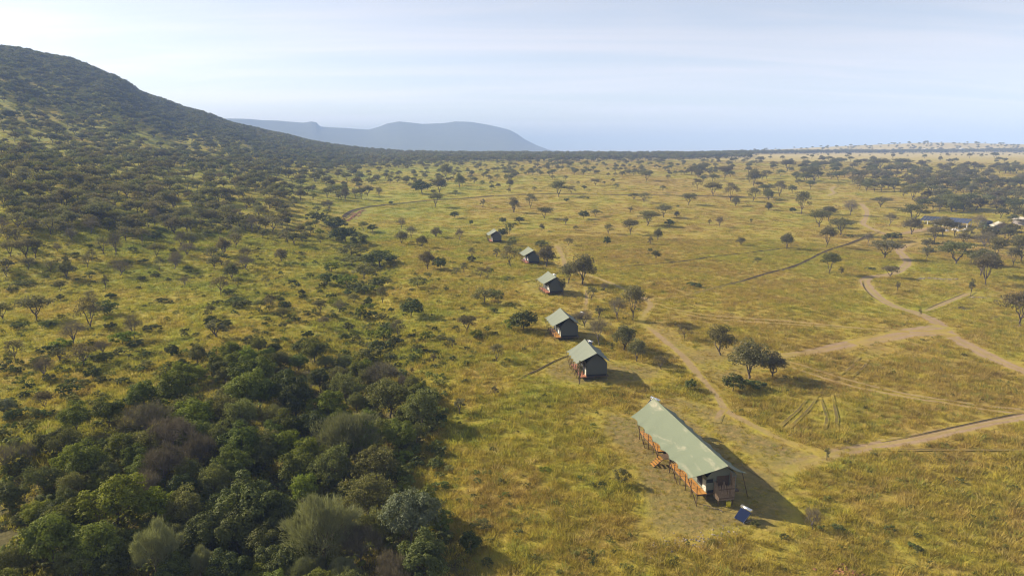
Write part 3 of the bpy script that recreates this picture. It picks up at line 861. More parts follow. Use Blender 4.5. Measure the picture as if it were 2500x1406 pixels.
    for (x, y) in [(x, y) for y in np.linspace(u0 + .1, u1 - .1, 4 if not big else 7) for x in (vl + .1, .2, vr - .05)]:
        w = MB(); w.tube([(x, y, gl(x, y) - .15), (x, y, zd - .14)], .055, 6); w.build('stilt', M['pole'], root)
    # slanting poles that hold the eaves out
    nb = scallops + 1
    for s in range(nb):
        t = s / scallops; y = on + t * (L - on - of)
        for side in (-1, 1):
            if side > 0 and not big: continue
            if side < 0 and (s % 2 == 1) and big: continue
            W_ = WL if side < 0 else WR
            x0 = side * W_ * .99; x1 = side * (W_ - (.05 if side < 0 else -.9))
            yb = y - .95 if side < 0 else y
            if side < 0: x1 = -2.95
            w = MB(); w.tube([(x1, yb if side < 0 else y, gl(x1, yb) - .1), (x0, y, ze + .02)], [.05, .04], 6); w.build('brace_pole', M['pole'], root)
    return root, a, u, L, g, rz, gl

INFO = {}
def world_of(info, x, y):
    root, a, u, L, g, rz, gl = info
    c, s = cos(rz), sin(rz)
    return np.array([a[0] + x * c - y * s, a[1] + x * s + y * c])

big = make_tent('long green-roofed tent with bamboo shower screen, lowest and largest of the row', (1778, 1137), (1596, 971), None,
                (M['fly_green'], M['canvas_wall'], M['deck_new']), [(1.6, 9.4), (13.0, 19.6)], 7, '', WL=3.85, WR=2.95, on=1.9, of=1.2, big=True, zr=5.2, ze=3.1)
INFO['big'] = big
root = big[0]; zd = 1.15
# front details of the long tent
u0 = 1.8
w = MB(); w.box((-1.18, u0 - .045, 2.62), (.80, .04, .46)); win = w.build('window', M['netting'], root)
w = MB()
for dx in (-.44, .44): w.box((-1.18 + dx, u0 - .05, 2.62), (.05, .06, .56))
for dz in (-.26, .26): w.box((-1.18, u0 - .05, 2.62 + dz), (.83, .06, .05))
w.build('frame', M['canvas_wall'], win)
w = MB(); w.box((.42, u0 - .05, 2.15), (1.5, .05, 1.9)); w.build('shower_opening', M['pole'], root)
rs = random.Random(3)
sp = []
x0, x1, y0 = -.62, 1.32, u0 - 1.25
for k in range(7): sp.append((x0, u0 - .1 - k * .17, 2.55 + rs.uniform(-.1, .25)))
for k in range(15): sp.append((x0 + (x1 - x0) * (k + .5) / 15, y0, 2.45 + rs.uniform(-.12, .2) + (.9 if k in (12, 13, 14) else 0) + (.55 if k == 4 else 0)))
for k in range(7): sp.append((x1, y0 + .1 + k * .17, 3.1 + rs.uniform(0, .6)))
for x, y, h in sp:
    w = MB(); w.tube([(x, y, .72), (x + rs.uniform(-.03, .03), y + rs.uniform(-.02, .02), 1.6), (x + rs.uniform(-.06, .06), y, h)], [.062, .056, .045], 6)
    w.build('screen_stick', M['stick'], root)
w = MB(); w.box(((x0 + x1) / 2, u0 - .62, .74), (x1 - x0 - .1, 1.05, .06)); w.build('shower_floor', M['deck_red'], root)
for zz in (1.0, 2.1):
    w = MB(); w.box((.35, u0 - 1.33, zz), (1.95, .05, .06)); w.build('screen_rail', M['pole'], root)
for xx in (x0 + .1, x1 - .1):
    w = MB(); w.tube([(xx, u0 - 1.1, big[6](xx, u0 - 1.1) - .15), (xx, u0 - 1.1, .70)], .055, 6); w.build('stilt', M['pole'], root)
for k in range(5):
    w = MB(); w.box((-2.9 - k * .26, 11.6 - k * .0, .92 - k * .20), (.25, 1.1, .05)); w.build('stair_tread', M['deck_new'], root)
for yy in (11.0, 12.2):
    w = MB(); w.tube([(-2.7, yy, 1.05), (-4.1, yy, .0)], .05, 5); w.build('stair_stringer', M['pole'], root)
w = MB(); w.box((-2.1, 11.6, 1.06), (1.15, 1.5, .05)); w.build('stair_landing', M['pole'], root)

# the five smaller tents: near ridge end, far ridge end in the photograph
SMALL = [
 ('five', (1457, 862), (1427, 827), M['fly_grey'], M['deck_red'], 'canvas tent with sage roof directly above the long tent'),
 ('four', (1390, 775), (1366, 750), M['fly_grey'], M['deck_new'], 'canvas tent with orange deck and dark bush at its left'),
 ('three', (1358.5, 676), (1336, 661), M['fly_grey'], M['deck_red'], 'canvas tent with two tall acacias behind its right corner'),
 ('two', (1303.5, 611), (1285, 599), M['fly_grey'], M['deck_red'], 'canvas tent with laundry on its porch rail'),
 ('one', (1212.5, 564), (1202.5, 555), M['fly_grey'], M['deck_red'], 'smallest looking canvas tent, farthest up the row'),
]
for key, p0, p1, fm, dm, lab in SMALL:
    a = ray_z(*p0, 5.15); b = ray_z(*p1, 5.15); L = np.linalg.norm(b - a)
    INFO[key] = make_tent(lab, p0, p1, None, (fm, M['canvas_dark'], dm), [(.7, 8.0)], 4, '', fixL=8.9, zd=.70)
    if key in ('one', 'two', 'three', 'four'):
        root, a, u, L, g, rz, gl = INFO[key]
        w = MB(); w.box((-1.75, 1.9, 1.9), (.06, .9, 1.3)); w.build('pale_flap', M['cloth_white'] , root)
# washing on the rail of the second tent
for k, (mat, y, nm, lab) in enumerate([('cloth_blue', 2.3, 'towel', 'dark blue towel on the porch rail of a tent'), ('cloth_pink', 1.2, 'towel', 'pink towel on the porch rail of a tent'), ('cloth_white', 3.3, 'towel', 'white towel on the porch rail of a tent')]):
    inf = INFO['two']; p = world_of(inf, -2.76, y)
    w = MB()
    for q, (dx, dz) in enumerate(((-.02, 0), (-.03, -.3), (-.05, -.62))):
        pass
    xs = [(-.035, -.62), (-.03, -.3), (-.01, 0), (.05, .03), (.10, 0), (.12, -.28)]
    V = [(x, s, z) for s in (-.4, 0, .4) for x, z in xs]; n = len(xs)
    Fq = [(i * n + j, i * n + j + 1, (i + 1) * n + j + 1, (i + 1) * n + j) for i in range(2) for j in range(n - 1)]
    V += [(x + .02, s, z - .02) for x, s, z in V]; off = 3 * n
    Fq += [tuple(off + q for q in f[::-1]) for f in Fq]
    w.add(V, Fq)
    o = w.build(nm, M[mat]); o.location = (p[0], p[1], inf[4] + 2.05); o.rotation_euler = (0, 0, inf[5])
    tag(o, lab, 'towel', 'washing on the porch rail')

# ---------------------------------------------------------------- solar water heaters
def heater(loc, rz, label, tilt=None, s=1.0):
    root = empty('solar_heater', loc, rz); root.scale = (s, s, s)
    tag(root, label, 'water heater', 'solar water heaters by the tents')
    w = MB(); n = 14
    w.tube([(-.95, .62, 1.62), (-.93, .62, 1.62), (.93, .62, 1.62), (.95, .62, 1.62)], [.20, .26, .26, .20], 16); w.build('tank', M['steel'], root, True)
    # glass tubes side by side on a sloping bed
    A, B = np.array((0, -.95, .22)), np.array((0, .55, 1.45))
    w = MB()
    for k in range(n):
        x = -.80 + 1.6 * k / (n - 1)
        w.tube([A + (x, 0, 0.03), B + (x, 0, .03)], .052, 6)
    w.build('glass_tube', M['solar'], root)
    d = B - A; nrm = np.cross((1, 0, 0), d); nrm /= np.linalg.norm(nrm)
    w = MB()
    V = [A + (sx * .92, 0, 0) - nrm * o for o in (.06, .09) for sx in (-1, 1)] + [B + (sx * .92, 0, 0) - nrm * o for o in (.06, .09) for sx in (-1, 1)]
    w.add(V, [(0, 1, 5, 4), (2, 6, 7, 3), (0, 4, 6, 2), (1, 3, 7, 5), (0, 2, 3, 1), (4, 5, 7, 6)])
    w.build('reflector', M['solar'], root)
    for x in (-.85, .85):
        w = MB(); w.tube([(x, .72, -.05), (x, .62, 1.4)], .03, 5); w.build('leg', M['frame'], root)
        w = MB(); w.tube([(x, .70, .05), (x, -1.0, .12)], .028, 5); w.build('foot_rail', M['frame'], root)
        w = MB(); w.tube([(x, -1.0, -.04), A + (x, -.02, -.02), B + (x, 0, -.1)], .028, 5); w.build('bed_rail', M['frame'], root)
    return root
p = at(1814, 1268); heater(p, radians(-58), 'solar water heater with blue tubes in front of the long tent', s=.74)
lbl = {'big': 'solar water heater whose silver tank tops the far ridge of the long tent', 'five': 'solar water heater half hidden behind the tent next above the long one',
       'four': 'solar water heater behind the tent with the orange deck', 'three': 'solar water heater with white tank behind the tent below two tall acacias'}
px_h = {'big': (1597, 968, 1.75), 'five': (1437, 829, 1.75), 'four': (1419, 760, 1.7), 'three': (1351, 668, 1.7)}
for k, lb in lbl.items():
    x, y, up = px_h[k]
    q = hit([x], [y], up * (1.12 if k == 'big' else 1.0))[0][0]
    if k == 'big':                                              # stands on its own pedestal just past the far gable
        q2 = world_of(big, 0.15, big[3] + .75); hgt = z_at(*q2)
        heater((q2[0], q2[1], hgt + 3.15), radians(-58), lb, s=.9)
        st = MB()
        for sx in (-.7, .7):
            for sy in (-.55, .65): st.tube([(sx, sy, -.1), (sx * .95, sy, 3.15)], .05, 5)
        for zz in (1.2, 2.2, 3.12):
            st.tube([(-.7, -.55, zz), (.7, -.55, zz)], .04, 5); st.tube([(-.7, .65, zz), (.7, .65, zz)], .04, 5); st.tube([(-.7, -.55, zz), (-.7, .65, zz)], .04, 5); st.tube([(.7, -.55, zz), (.7, .65, zz)], .04, 5)
        o = st.build('heater_stand', M['pole']); o.location = (q2[0], q2[1], hgt); o.rotation_euler = (0, 0, big[5])
        tag(o, 'wooden stand carrying the water heater at the far gable of the long tent', 'stand')
    else:
        heater(q, INFO[k][5] + radians(-60), lb, s=.8)

# bucket, pipe
inf = big; p = world_of(inf, .55, .35); gz = z_at(*p)
root = empty('bucket', (p[0], p[1], gz)); tag(root, 'yellow bucket on the ground under the shower screen', 'bucket')
w = MB(); w.tube([(0, 0, 0), (0, 0, .02), (0, 0, .55), (0, 0, .60), (0, 0, .12)], [.20, .24, .30, .27, .2], 14); w.build('bucket_body', M['yellow'], root, True)
w = MB(); w.tube([(-.3 * cos(t), 0, .55 + .3 * sin(t)) for t in np.linspace(0, pi, 9)], .015, 5); w.build('handle', M['frame'], root)
pp = [at(x, y) for x, y in ((1716, 1232), (1730, 1236), (1745, 1242), (1756, 1243), (1764, 1250))]
w = MB(); c0 = np.array(pp[0]); w.tube([np.array(q) - c0 + (0, 0, .05) for q in pp], .05, 6)
o = w.build('hose', M['rope']); o.location = c0; tag(o, 'thin dark hose lying on the mown ground below the long tent', 'hose')

# ---------------------------------------------------------------- service camp with the solar roof
def panel_array():
    A = at(2243, 547); B = at(2362, 558)
    d = (B - A)[:2]; L = np.linalg.norm(d); rz = atan2(d[1], d[0])
    root = empty('solar_array', tuple(A), rz)
    tag(root, 'long solar panel roof on white posts among the acacias', 'solar array')
    W, z0, z1 = 7.0, 1.9, 3.5
    sl = atan2(z1 - z0, W)
    nC = 14
    f = MB()
    for yy, zz in ((.2, z0), (W / 2, (z0 + z1) / 2), (W - .2, z1)): f.box((L / 2, yy, zz - .12), (L, .1, .1))
    for k in range(8):
        f.tube([(L * (k + .0) / 7 * .98 + .2, 0, z0 - .06), (L * k / 7 * .98 + .2, W, z1 - .06)], .05, 4)
    f.build('roof_frame', M['frame'], root)
    def panel():
        w = MB(); x, y, t = L / nC / 2 - .06, W / 4 - .1, .02
        w.box((0, 0, 0), (2 * x, 2 * y, 2 * t)); return w
    base = None
    for r in range(2):
        for c in range(nC):
            y = W * (r + .5) / 2; z = z0 + (z1 - z0) * (r + .5) / 2
            if base is None: o = panel().build('panel', M['solar'], root); base = o
            else: o = base.copy(); COL.objects.link(o); o.parent = root
            o.location = (L * (c + .5) / nC, y, z + .03); o.rotation_euler = (sl, 0, 0)
    for k in range(7):
        x = .4 + (L - .8) * k / 6
        w = MB(); w.box((x, .15, z0 / 2 - .15), (.32, .32, z0 - .1)); w.build('post', M['white'], root)
        w = MB(); w.box((x, W - .2, z1 / 2 - .15), (.25, .25, z1 - .1)); w.build('post', M['white'], root)
    w = MB(); w.box((L * .66, 1.0, .9), (1.7, .7, 1.75)); w.build('cabinet', M['netting'], root)
panel_array()
def drum(px, py, r, h, mat, name, label, cat, group=None):
    p = at(px, py); w = MB()
    w.tube([(0, 0, -.1), (0, 0, .05), (0, 0, h * .86), (0, 0, h * .95), (0, 0, h), (0, 0, h + .08)], [r * .96, r, r, r * .8, r * .3, r * .25], 14)
    root = empty(name, tuple(p)); tag(root, label, cat, group); w.build('tank_body', mat, root, True)
    w = MB()
    for z in np.linspace(h * .15, h * .8, 4): w.tube([(0, 0, z - .04), (0, 0, z + .04)], r * 1.02, 14)
    w.build('ribs', mat, root); return root
drum(2399, 554, 1.5, 2.9, M['navy'], 'water_tank', 'dark blue water tank, left one of the pair right of the solar roof', 'water tank', 'water tanks')
drum(2413, 553, 1.5, 2.8, M['navy'], 'water_tank', 'dark blue water tank, right one of the pair right of the solar roof', 'water tank', 'water tanks')
drum(2405, 559, .65, 2.2, M['tankgreen'], 'water_tank', 'slim pale green tank in front of the dark blue tanks', 'water tank', 'water tanks')
def shed(name, px, py, wpx, ln, wd, h, rise, rz, rm, wm, label, cat, group=None, front=True):
    p = at(px, py)
    root = empty(name, tuple(p), rz); tag(root, label, cat, group)
    w = MB(); hh = h
    n = [(-wd / 2, -.3), (wd / 2, -.3), (wd / 2, hh), (0, hh + rise - .15), (-wd / 2, hh)]
    V = [(x, -ln / 2, z) for x, z in n] + [(x, ln / 2, z) for x, z in n]
    w.add(V, [tuple(range(5)), tuple(range(9, 4, -1))] + [(k, k + 5, (k + 1) % 5 + 5, (k + 1) % 5) for k in range(5)])
    w.build('wall', wm, root)
    w = MB()
    for s in (-1, 1):
        V = [(0, y, hh + rise + o) for y in (-ln / 2 - .4, ln / 2 + .4) for o in (0, .06)] + [(s * (wd / 2 + .5), y, hh - .25 + o) for y in (-ln / 2 - .4, ln / 2 + .4) for o in (0, .06)]
        w.add(V, [(0, 2, 6, 4), (1, 5, 7, 3), (0, 4, 5, 1), (2, 3, 7, 6), (4, 6, 7, 5), (0, 1, 3, 2)])
    w.build('roof', rm, root)
    w = MB(); w.box((-wd * .18, -ln / 2 - .03, 1.0), (.95, .05, 1.95)); w.build('door', M['netting'], root)
    return root
shed('staff_tent', 2440, 566, 0, 6, 6.2, 2.9, 1.5, radians(-20), M['cream'], M['canvas_wall'], 'staff tent with cream roof standing right of the water tanks', 'tent')
shed('shed', 2497, 548, 0, 6, 5.5, 2.6, .8, radians(12), M['cream'], M['grey'], 'grey shed with pale roof at the edge of the acacia wood', 'shed')
rs = random.Random(9)
def tarp(px, py, s, label, mat):
    p = at(px, py); n = 7; V = []; Fq = []
    for i in range(n):
        for j in range(n):
            x, y = (i / (n - 1) - .5) * 2, (j / (n - 1) - .5) * 2
            z = max(0, 1 - x * x * .8 - y * y * .9) * .75 + rs.uniform(-.10, .10) - (.12 if max(abs(x), abs(y)) > .99 else 0)
            V.append((x * s * 1.5, y * s, z * s * .8))
    Fq = [(i * n + j, (i + 1) * n + j, (i + 1) * n + j + 1, i * n + j + 1) for i in range(n - 1) for j in range(n - 1)]
    w = MB(); w.add(V, Fq); o = w.build('tarpaulin', mat); o.location = (p[0], p[1], p[2] - .02); o.rotation_euler = (0, 0, rs.uniform(0, 3))
    tag(o, label, 'tarpaulin', 'tarpaulins over stores below the solar roof')
for px, py, s, lab, mt in ((2310, 563, .9, 'white tarpaulin heap, leftmost below the solar roof', 'cloth_white'), (2332, 561, 1.2, 'large white tarpaulin heap in the middle below the solar roof', 'cloth_white'),
                           (2342, 564, .9, 'pale cream tarpaulin heap beside the large white one', 'cream'), (2356, 561, 1.0, 'white tarpaulin heap, rightmost below the solar roof', 'cloth_white')):
    tarp(px, py, s, lab, M[mt])
for i, (px, py, wd, ln, lab) in enumerate(((2257, 371, 13, 8, 'tiny white house with a pitched roof on the far plain, leftmost of three'), (2285, 371, 13, 9, 'tiny cream house on the far plain, middle of three'), (2347, 370, 18, 8, 'long low white house on the far plain, rightmost of three'))):
    shed('farm_house', px, py, 0, ln, wd, 5.0, 3.2, radians(5 * i - 4), M['white'] if i != 1 else M['cream'], M['white'] if i != 1 else M['cream'], lab, 'house', 'white houses on the far plain')

# loose stones edging the cleared patches, fallen grass and soil heaps
def stones(name, line, n, sz, mat, seed, spread):
    r = np.random.default_rng(seed); L = px_line(line, .5); V = []; Fs = []
    oc = np.array([(1, 0, 0), (0, 1, 0), (-1, 0, 0), (0, -1, 0), (.6, .6, .62), (-.6, .6, .55), (-.6, -.6, .62), (.6, -.6, .5), (0, 0, .95)])
    ft = [(0, 4, 7), (0, 1, 4), (1, 5, 4), (1, 2, 5), (2, 6, 5), (2, 3, 6), (3, 7, 6), (3, 0, 7), (4, 8, 7), (4, 5, 8), (5, 6, 8), (6, 7, 8)]
    for k in range(n):
        q = L[r.integers(len(L))] + r.normal(0, spread, 2); s = sz * r.uniform(.5, 1.4)
        z = z_at(*q); R = r.uniform(0, 6.28); c, sn = cos(R), sin(R)
        P = oc * r.uniform(.7, 1.3, (9, 3)) * s
        b = len(V)
        for x, y, zz in P: V.append((q[0] + x * c - y * sn, q[1] + x * sn + y * c, z + zz * .8 - .04))
        Fs += [tuple(b + i for i in f) for f in ft]
    me = mesh_from(name, V, [np.array(Fs)], [mat]); tag(link(name, me), kind='stuff')
stones('rubble', [(2244, 681), (2270, 679), (2300, 682), (2335, 681)], 150, .26, M['stone'], 1, .35)
stones('rubble', [(2368, 727), (2390, 726), (2405, 728)], 50, .26, M['stone'], 2, .3)
stones('rubble', [(1610, 1335), (1650, 1322), (1690, 1328), (1730, 1318), (1790, 1300)], 150, .13, M['stone'], 3, .7)
stones('rubble', [(2045, 1402), (2075, 1396)], 60, .20, M['red_earth'], 4, .6)
stones('rubble', [(842, 540), (860, 528), (885, 514)], 110, .5, M['red_earth'], 5, 1.2)
# ---------------------------------------------------------------- plants: one of each kind is built, then copied
def rand_dirs(r, n):
    v = r.normal(size=(n, 3)); return v / np.linalg.norm(v, axis=1)[:, None]
def leaf_quads(r, C, size, nrm=None, nmix=0.6, asp=1.6, updown=0.0):
    """small leaf sprays: one rhombus each at C, facing roughly nrm"""
    n = len(C); d = rand_dirs(r, n)
    if nrm is not None: d = d * (1 - nmix) + nrm * nmix; d /= np.linalg.norm(d, axis=1)[:, None] + 1e-9
    a = np.cross(d, rand_dirs(r, n)); a /= np.linalg.norm(a, axis=1)[:, None] + 1e-9
    b = np.cross(d, a)
    s = size * r.uniform(.6, 1.35, n)[:, None]
    V = np.stack([C - a * s * .5 * asp ** .5, C - b * s * .5 / asp ** .5 + d * s * .1, C + a * s * .5 * asp ** .5, C + b * s * .5 / asp ** .5 + d * s * .1], 1)
    return V.reshape(-1, 3), np.arange(4 * n).reshape(n, 4)
def sprigs(r, C, D, ln, wd):
    """thin twigs: long narrow triangles from C along D"""
    n = len(C); s = np.cross(D, rand_dirs(r, n)); s /= np.linalg.norm(s, axis=1)[:, None] + 1e-9
    L = ln * r.uniform(.6, 1.4, n)[:, None]
    V = np.stack([C - s * wd * .5, C + s * wd * .5, C + D * L], 1)
    return V.reshape(-1, 3), np.arange(3 * n).reshape(n, 3)
class Wood(MB):
    def limb(s, a, b, r0, r1, sag=0.0, n=4, seg=5, r=None):
        a, b = np.array(a, float), np.array(b, float); pts = []
        w = r.normal(0, .06, (seg + 1, 3)) * np.linalg.norm(b - a) if r is not None else np.zeros((seg + 1, 3))
        for i in range(seg + 1):
            t = i / seg
            p = a * (1 - t) + b * t; p[2] += sag * 4 * t * (1 - t)
            p = p + w[i] * (t * (1 - t) * 3)
            pts.append(p)
        s.tube(pts, [r0 * (1 - i / seg) + r1 * i / seg for i in range(seg + 1)], n, cap=False)
def as_arrays(mb):
    q = [f for f in mb.Fq if len(f) == 4]
    return np.array(mb.V).reshape(-1, 3), np.array(q, int).reshape(-1, 4)

def crown_parts(parts):
    V = []; Q = []; T = []; n = 0
    for v, f in parts:
        f = f + n; n += len(v); V.append(v); (Q if f.shape[1] == 4 else T).append(f)
    return np.concatenate(V), ([np.concatenate(Q)] if Q else []) + ([np.concatenate(T)] if T else [])

def acacia_geo(seed, h=6.0, w=7.0, form='flat', leaves=2600, leaf=.30, bare=False):
    r = np.random.default_rng(seed); wood = Wood(); parts = []
    nl = int(r.integers(3, 6)); R = w / 2
    fork = h * r.uniform(.10, .26)
    lean = r.normal(0, .06, 2) * h
    wood.limb((0, 0, -.4), (lean[0], lean[1], fork), .036 * h, .029 * h, r=r, n=6, seg=3)
    pads = []
    npad = {'flat': 26, 'round': 28, 'open': 17, 'thin': 9}[form]
    for i in range(npad):
        q = np.sqrt((i + .5) / npad) ; th = i * 2.399 + r.uniform(-.5, .5)
        q *= r.uniform(.75, 1.08)
        x, y = q * R * .86 * cos(th), q * R * .86 * sin(th)
        if form == 'flat': z = h * ((.90 - .24 * q * q + r.uniform(-.10, .04)) if i % 4 else r.uniform(.56, .72))
        elif form == 'open': z = h * (.90 - .30 * q * q + r.uniform(-.18, .05))
        else: z = h * (.92 - .42 * q * q + r.uniform(-.16, .02)) if i % 3 else h * r.uniform(.45, .65)
        pads.append((x + lean[0], y + lean[1], z))
    pads = np.array(pads)
    ths = [2 * pi * (k + r.uniform(-.25, .25)) / nl for k in range(nl)]
    mids = []
    for t in ths:
        e = np.array((R * .42 * cos(t) + lean[0], R * .42 * sin(t) + lean[1], h * r.uniform(.60, .70)))
        wood.limb((lean[0], lean[1], fork), e, .026 * h, .013 * h, sag=-h * .05, r=r, n=4); mids.append(e)
    mids = np.array(mids)
    for p in pads:
        m = mids[np.argmin(((mids - p) ** 2).sum(1))]
        wood.limb(m, p - (0, 0, h * .03), .011 * h, .004 * h, sag=-h * .02, r=r, n=3, seg=3)
    per = leaves // npad
    for p in pads:
        rx = R * r.uniform(.24, .40) * (1.25 if form in ('flat', 'open') else 1.1); rz = h * r.uniform(.065, .12) * (1 if form != 'round' else 1.5)
        d = rand_dirs(r, per) * (r.uniform(0.25, 1, per) ** .5)[:, None]
        C = p + d * (rx, rx, rz)
        if bare:
            D = d * (1, 1, .5) + (0, 0, .75) + r.normal(0, .45, (per, 3)); D /= np.linalg.norm(D, axis=1)[:, None]
            parts.append(sprigs(r, C - D * .2, D, h * .10, .035 * h / 6))
        else:
            parts.append(leaf_quads(r, C, leaf, d + (0, 0, .8), .4))
            k = per // 8
            D = d[:k] * (1, 1, .3) + (0, 0, .3); D /= np.linalg.norm(D, axis=1)[:, None]
    V, Fs = crown_parts(parts)
    return as_arrays(wood), (V, Fs)

def broad_geo(seed, h=6.0, w=7.0, clumps=34, leaves=5200, leaf=.30, low=.12, form='clump', fine=False, trunk=True):
    """rounded crown made of leaf clumps set on an uneven dome, down to near the ground"""
    r = np.random.default_rng(seed); wood = Wood(); parts = []; R = w / 2
    cz = h * (.5 + low / 2); hz_ = h * (.5 - low / 2)
    cen = []
    for i in range(clumps):
        t = (i + .5) / clumps; zc = 1 - 1.55 * t; th = i * 2.399 + r.uniform(-.4, .4); q = np.sqrt(max(0, 1 - zc * zc))
        k = r.uniform(.50, .80) * (1 + .22 * sin(th * 2 + seed) + .16 * sin(th * 3 + 2 * seed + 4 * zc))
        cen.append((R * k * q * cos(th), R * k * q * sin(th), cz + hz_ * k * zc * (1.0 if zc > 0 else .9)))
    cen = np.array(cen) + r.normal(0, .05 * R, (clumps, 3))
    if trunk:
        wood.limb((0, 0, -.6), (r.normal(0, .1), r.normal(0, .1), h * .45), .030 * h, .018 * h, r=r, n=6, seg=3)
        for c in cen[::2]: wood.limb((0, 0, h * r.uniform(.2, .42)), c, .010 * h, .003 * h, r=r, n=3, seg=3)
    per = leaves // clumps
    for c in cen:
        rc = R * (r.uniform(.16, .30) if r.uniform() < .5 else r.uniform(.28, .42))
        d = rand_dirs(r, per); d[:, 2] = np.where(d[:, 2] < -.35, -d[:, 2], d[:, 2])
        if form == 'feather':
            out = c - (0, 0, h * .25); out = out / (np.linalg.norm(out) + 1e-9)
            D = out * .75 + (0, 0, .55) + r.normal(0, .40, (per, 3)); D /= np.linalg.norm(D, axis=1)[:, None]
            C = c + d * rc * (r.uniform(.15, 1, per) ** .5)[:, None]
            parts.append(sprigs(r, C, D, .62, .055))
        elif form == 'twig':
            D = d * .8 + (0, 0, .5) + r.normal(0, .35, (per, 3)); D /= np.linalg.norm(D, axis=1)[:, None]
            C = c + d * rc * (r.uniform(.1, 1, per) ** .5)[:, None]
            parts.append(sprigs(r, C - D * .2, D, .95, .06))
        else:
            rad = (r.uniform(.25, 1.0, per) ** .45)[:, None] * (1 + .12 * np.sin(d[:, :1] * 9 + d[:, 1:2] * 7))
            C = c + d * rc * rad * (1, 1, .85)
            parts.append(leaf_quads(r, C, leaf, d + (0, 0, .35), .62 if form == 'clump' else .4, asp=1.5))
    V, Fs = crown_parts(parts)
    return as_arrays(wood), (V, Fs)

class Proto:
    def __init__(s, name, wood, crown, wm, lm, h, w):
        s.h, s.w = h, w
        s.trunk = mesh_from('trunk', wood[0], [wood[1]], [wm], smooth=True) if len(wood[0]) else None
        s.crown = mesh_from('crown', crown[0], crown[1], [lm])
        s.raw = (wood, crown, wm, lm)
PRO = {}
def P_acacia(k, seed, form, lm='acacia', leaves=2600, leaf=.30, h=6.0, w=7.0, bare=False, wm='bark'):
    a, c = acacia_geo(seed, h, w, form, leaves, leaf, bare); PRO[k] = Proto(k, a, c, M[wm], M[lm], h, w)
def P_broad(k, seed, lm, wm='bark', **kw):
    a, c = broad_geo(seed, **kw); PRO[k] = Proto(k, a, c, M[wm], M[lm], kw.get('h', 6.0), kw.get('w', 7.0))
for i in range(4): P_acacia(f'flat{i}', 100 + i, 'flat', 'acacia' if i % 2 else 'acacia2', 2500, .27, 6.0, 8.0)
for i in range(4): P_acacia(f'round{i}', 120 + i, 'round', 'acacia' if i % 2 else 'acacia2', 3300, .27, 6.5, 7.0)
for i in range(3): P_acacia(f'open{i}', 140 + i, 'open', 'acacia2', 1700, .24, 6.0, 7.5)
for i in range(2): P_acacia(f'thin{i}', 160 + i, 'thin', 'acacia2', 900, .22, 5.0, 3.4)
for i in range(3): P_acacia(f'bare{i}', 180 + i, 'round' if i else 'open', 'twig', 3600, .25, 6.0, 7.0, True, 'bark_grey')
for i in range(3): P_broad(f'bush{i}', 200 + i, 'bush', h=3.0, w=4.2, clumps=16, leaves=1700, leaf=.24, low=.0)
P_broad('limebush0', 210, 'lime', h=3.0, w=4.2, clumps=15, leaves=1600, leaf=.24, low=.0)
P_broad('darkbush0', 212, 'dark', h=3.6, w=4.6, clumps=18, leaves=2000, leaf=.24, low=.0)
P_broad('greybush0', 214, 'olive', h=3.0, w=4.0, clumps=14, leaves=1300, leaf=.18, low=.0)
for i in range(4): P_broad(f'green{i}', 220 + i, 'green', h=6.5, w=7.0, clumps=46, leaves=8600, leaf=.23)
for i in range(2): P_broad(f'lime{i}', 230 + i, 'lime', h=5.5, w=6.0, clumps=38, leaves=7000, leaf=.21)
for i in range(3): P_broad(f'olive{i}', 240 + i, 'olive', h=6.0, w=7.0, clumps=40, leaves=8000, leaf=.20, form='loose')
for i in range(2): P_broad(f'dark{i}', 250 + i, 'dark', h=6.5, w=7.0, clumps=44, leaves=8600, leaf=.23)
P_broad('silver0', 260, 'silver', h=7.0, w=7.5, clumps=52, leaves=9500, leaf=.20)
for i in range(2): P_broad(f'sage{i}', 270 + i, 'sage', h=7.0, w=7.0, clumps=46, leaves=9500, form='feather', low=.02)
for i in range(2): P_broad(f'twig{i}', 280 + i, 'twig', 'bark_grey', h=5.5, w=8.0, clumps=30, leaves=3400, form='twig', low=.25)

# low-detail plants for what is far away or too low to tell apart
def lod_tree(seed, form, leaves=260, leaf=.85, h=6.0, w=7.5):
    r = np.random.default_rng(seed)
    (wv, wf), (cv, cf) = acacia_geo(seed, h, w, form, leaves, leaf)
    return wv, wf, cv, cf[0]
def lod_bush(seed, h=1.4, w=2.4, leaves=240, leaf=.26):
    (wv, wf), (cv, cf) = broad_geo(seed, h, w, 8, leaves, leaf, 0.0, trunk=False)
    return np.zeros((0, 3)), np.zeros((0, 4), int), cv, cf[0]

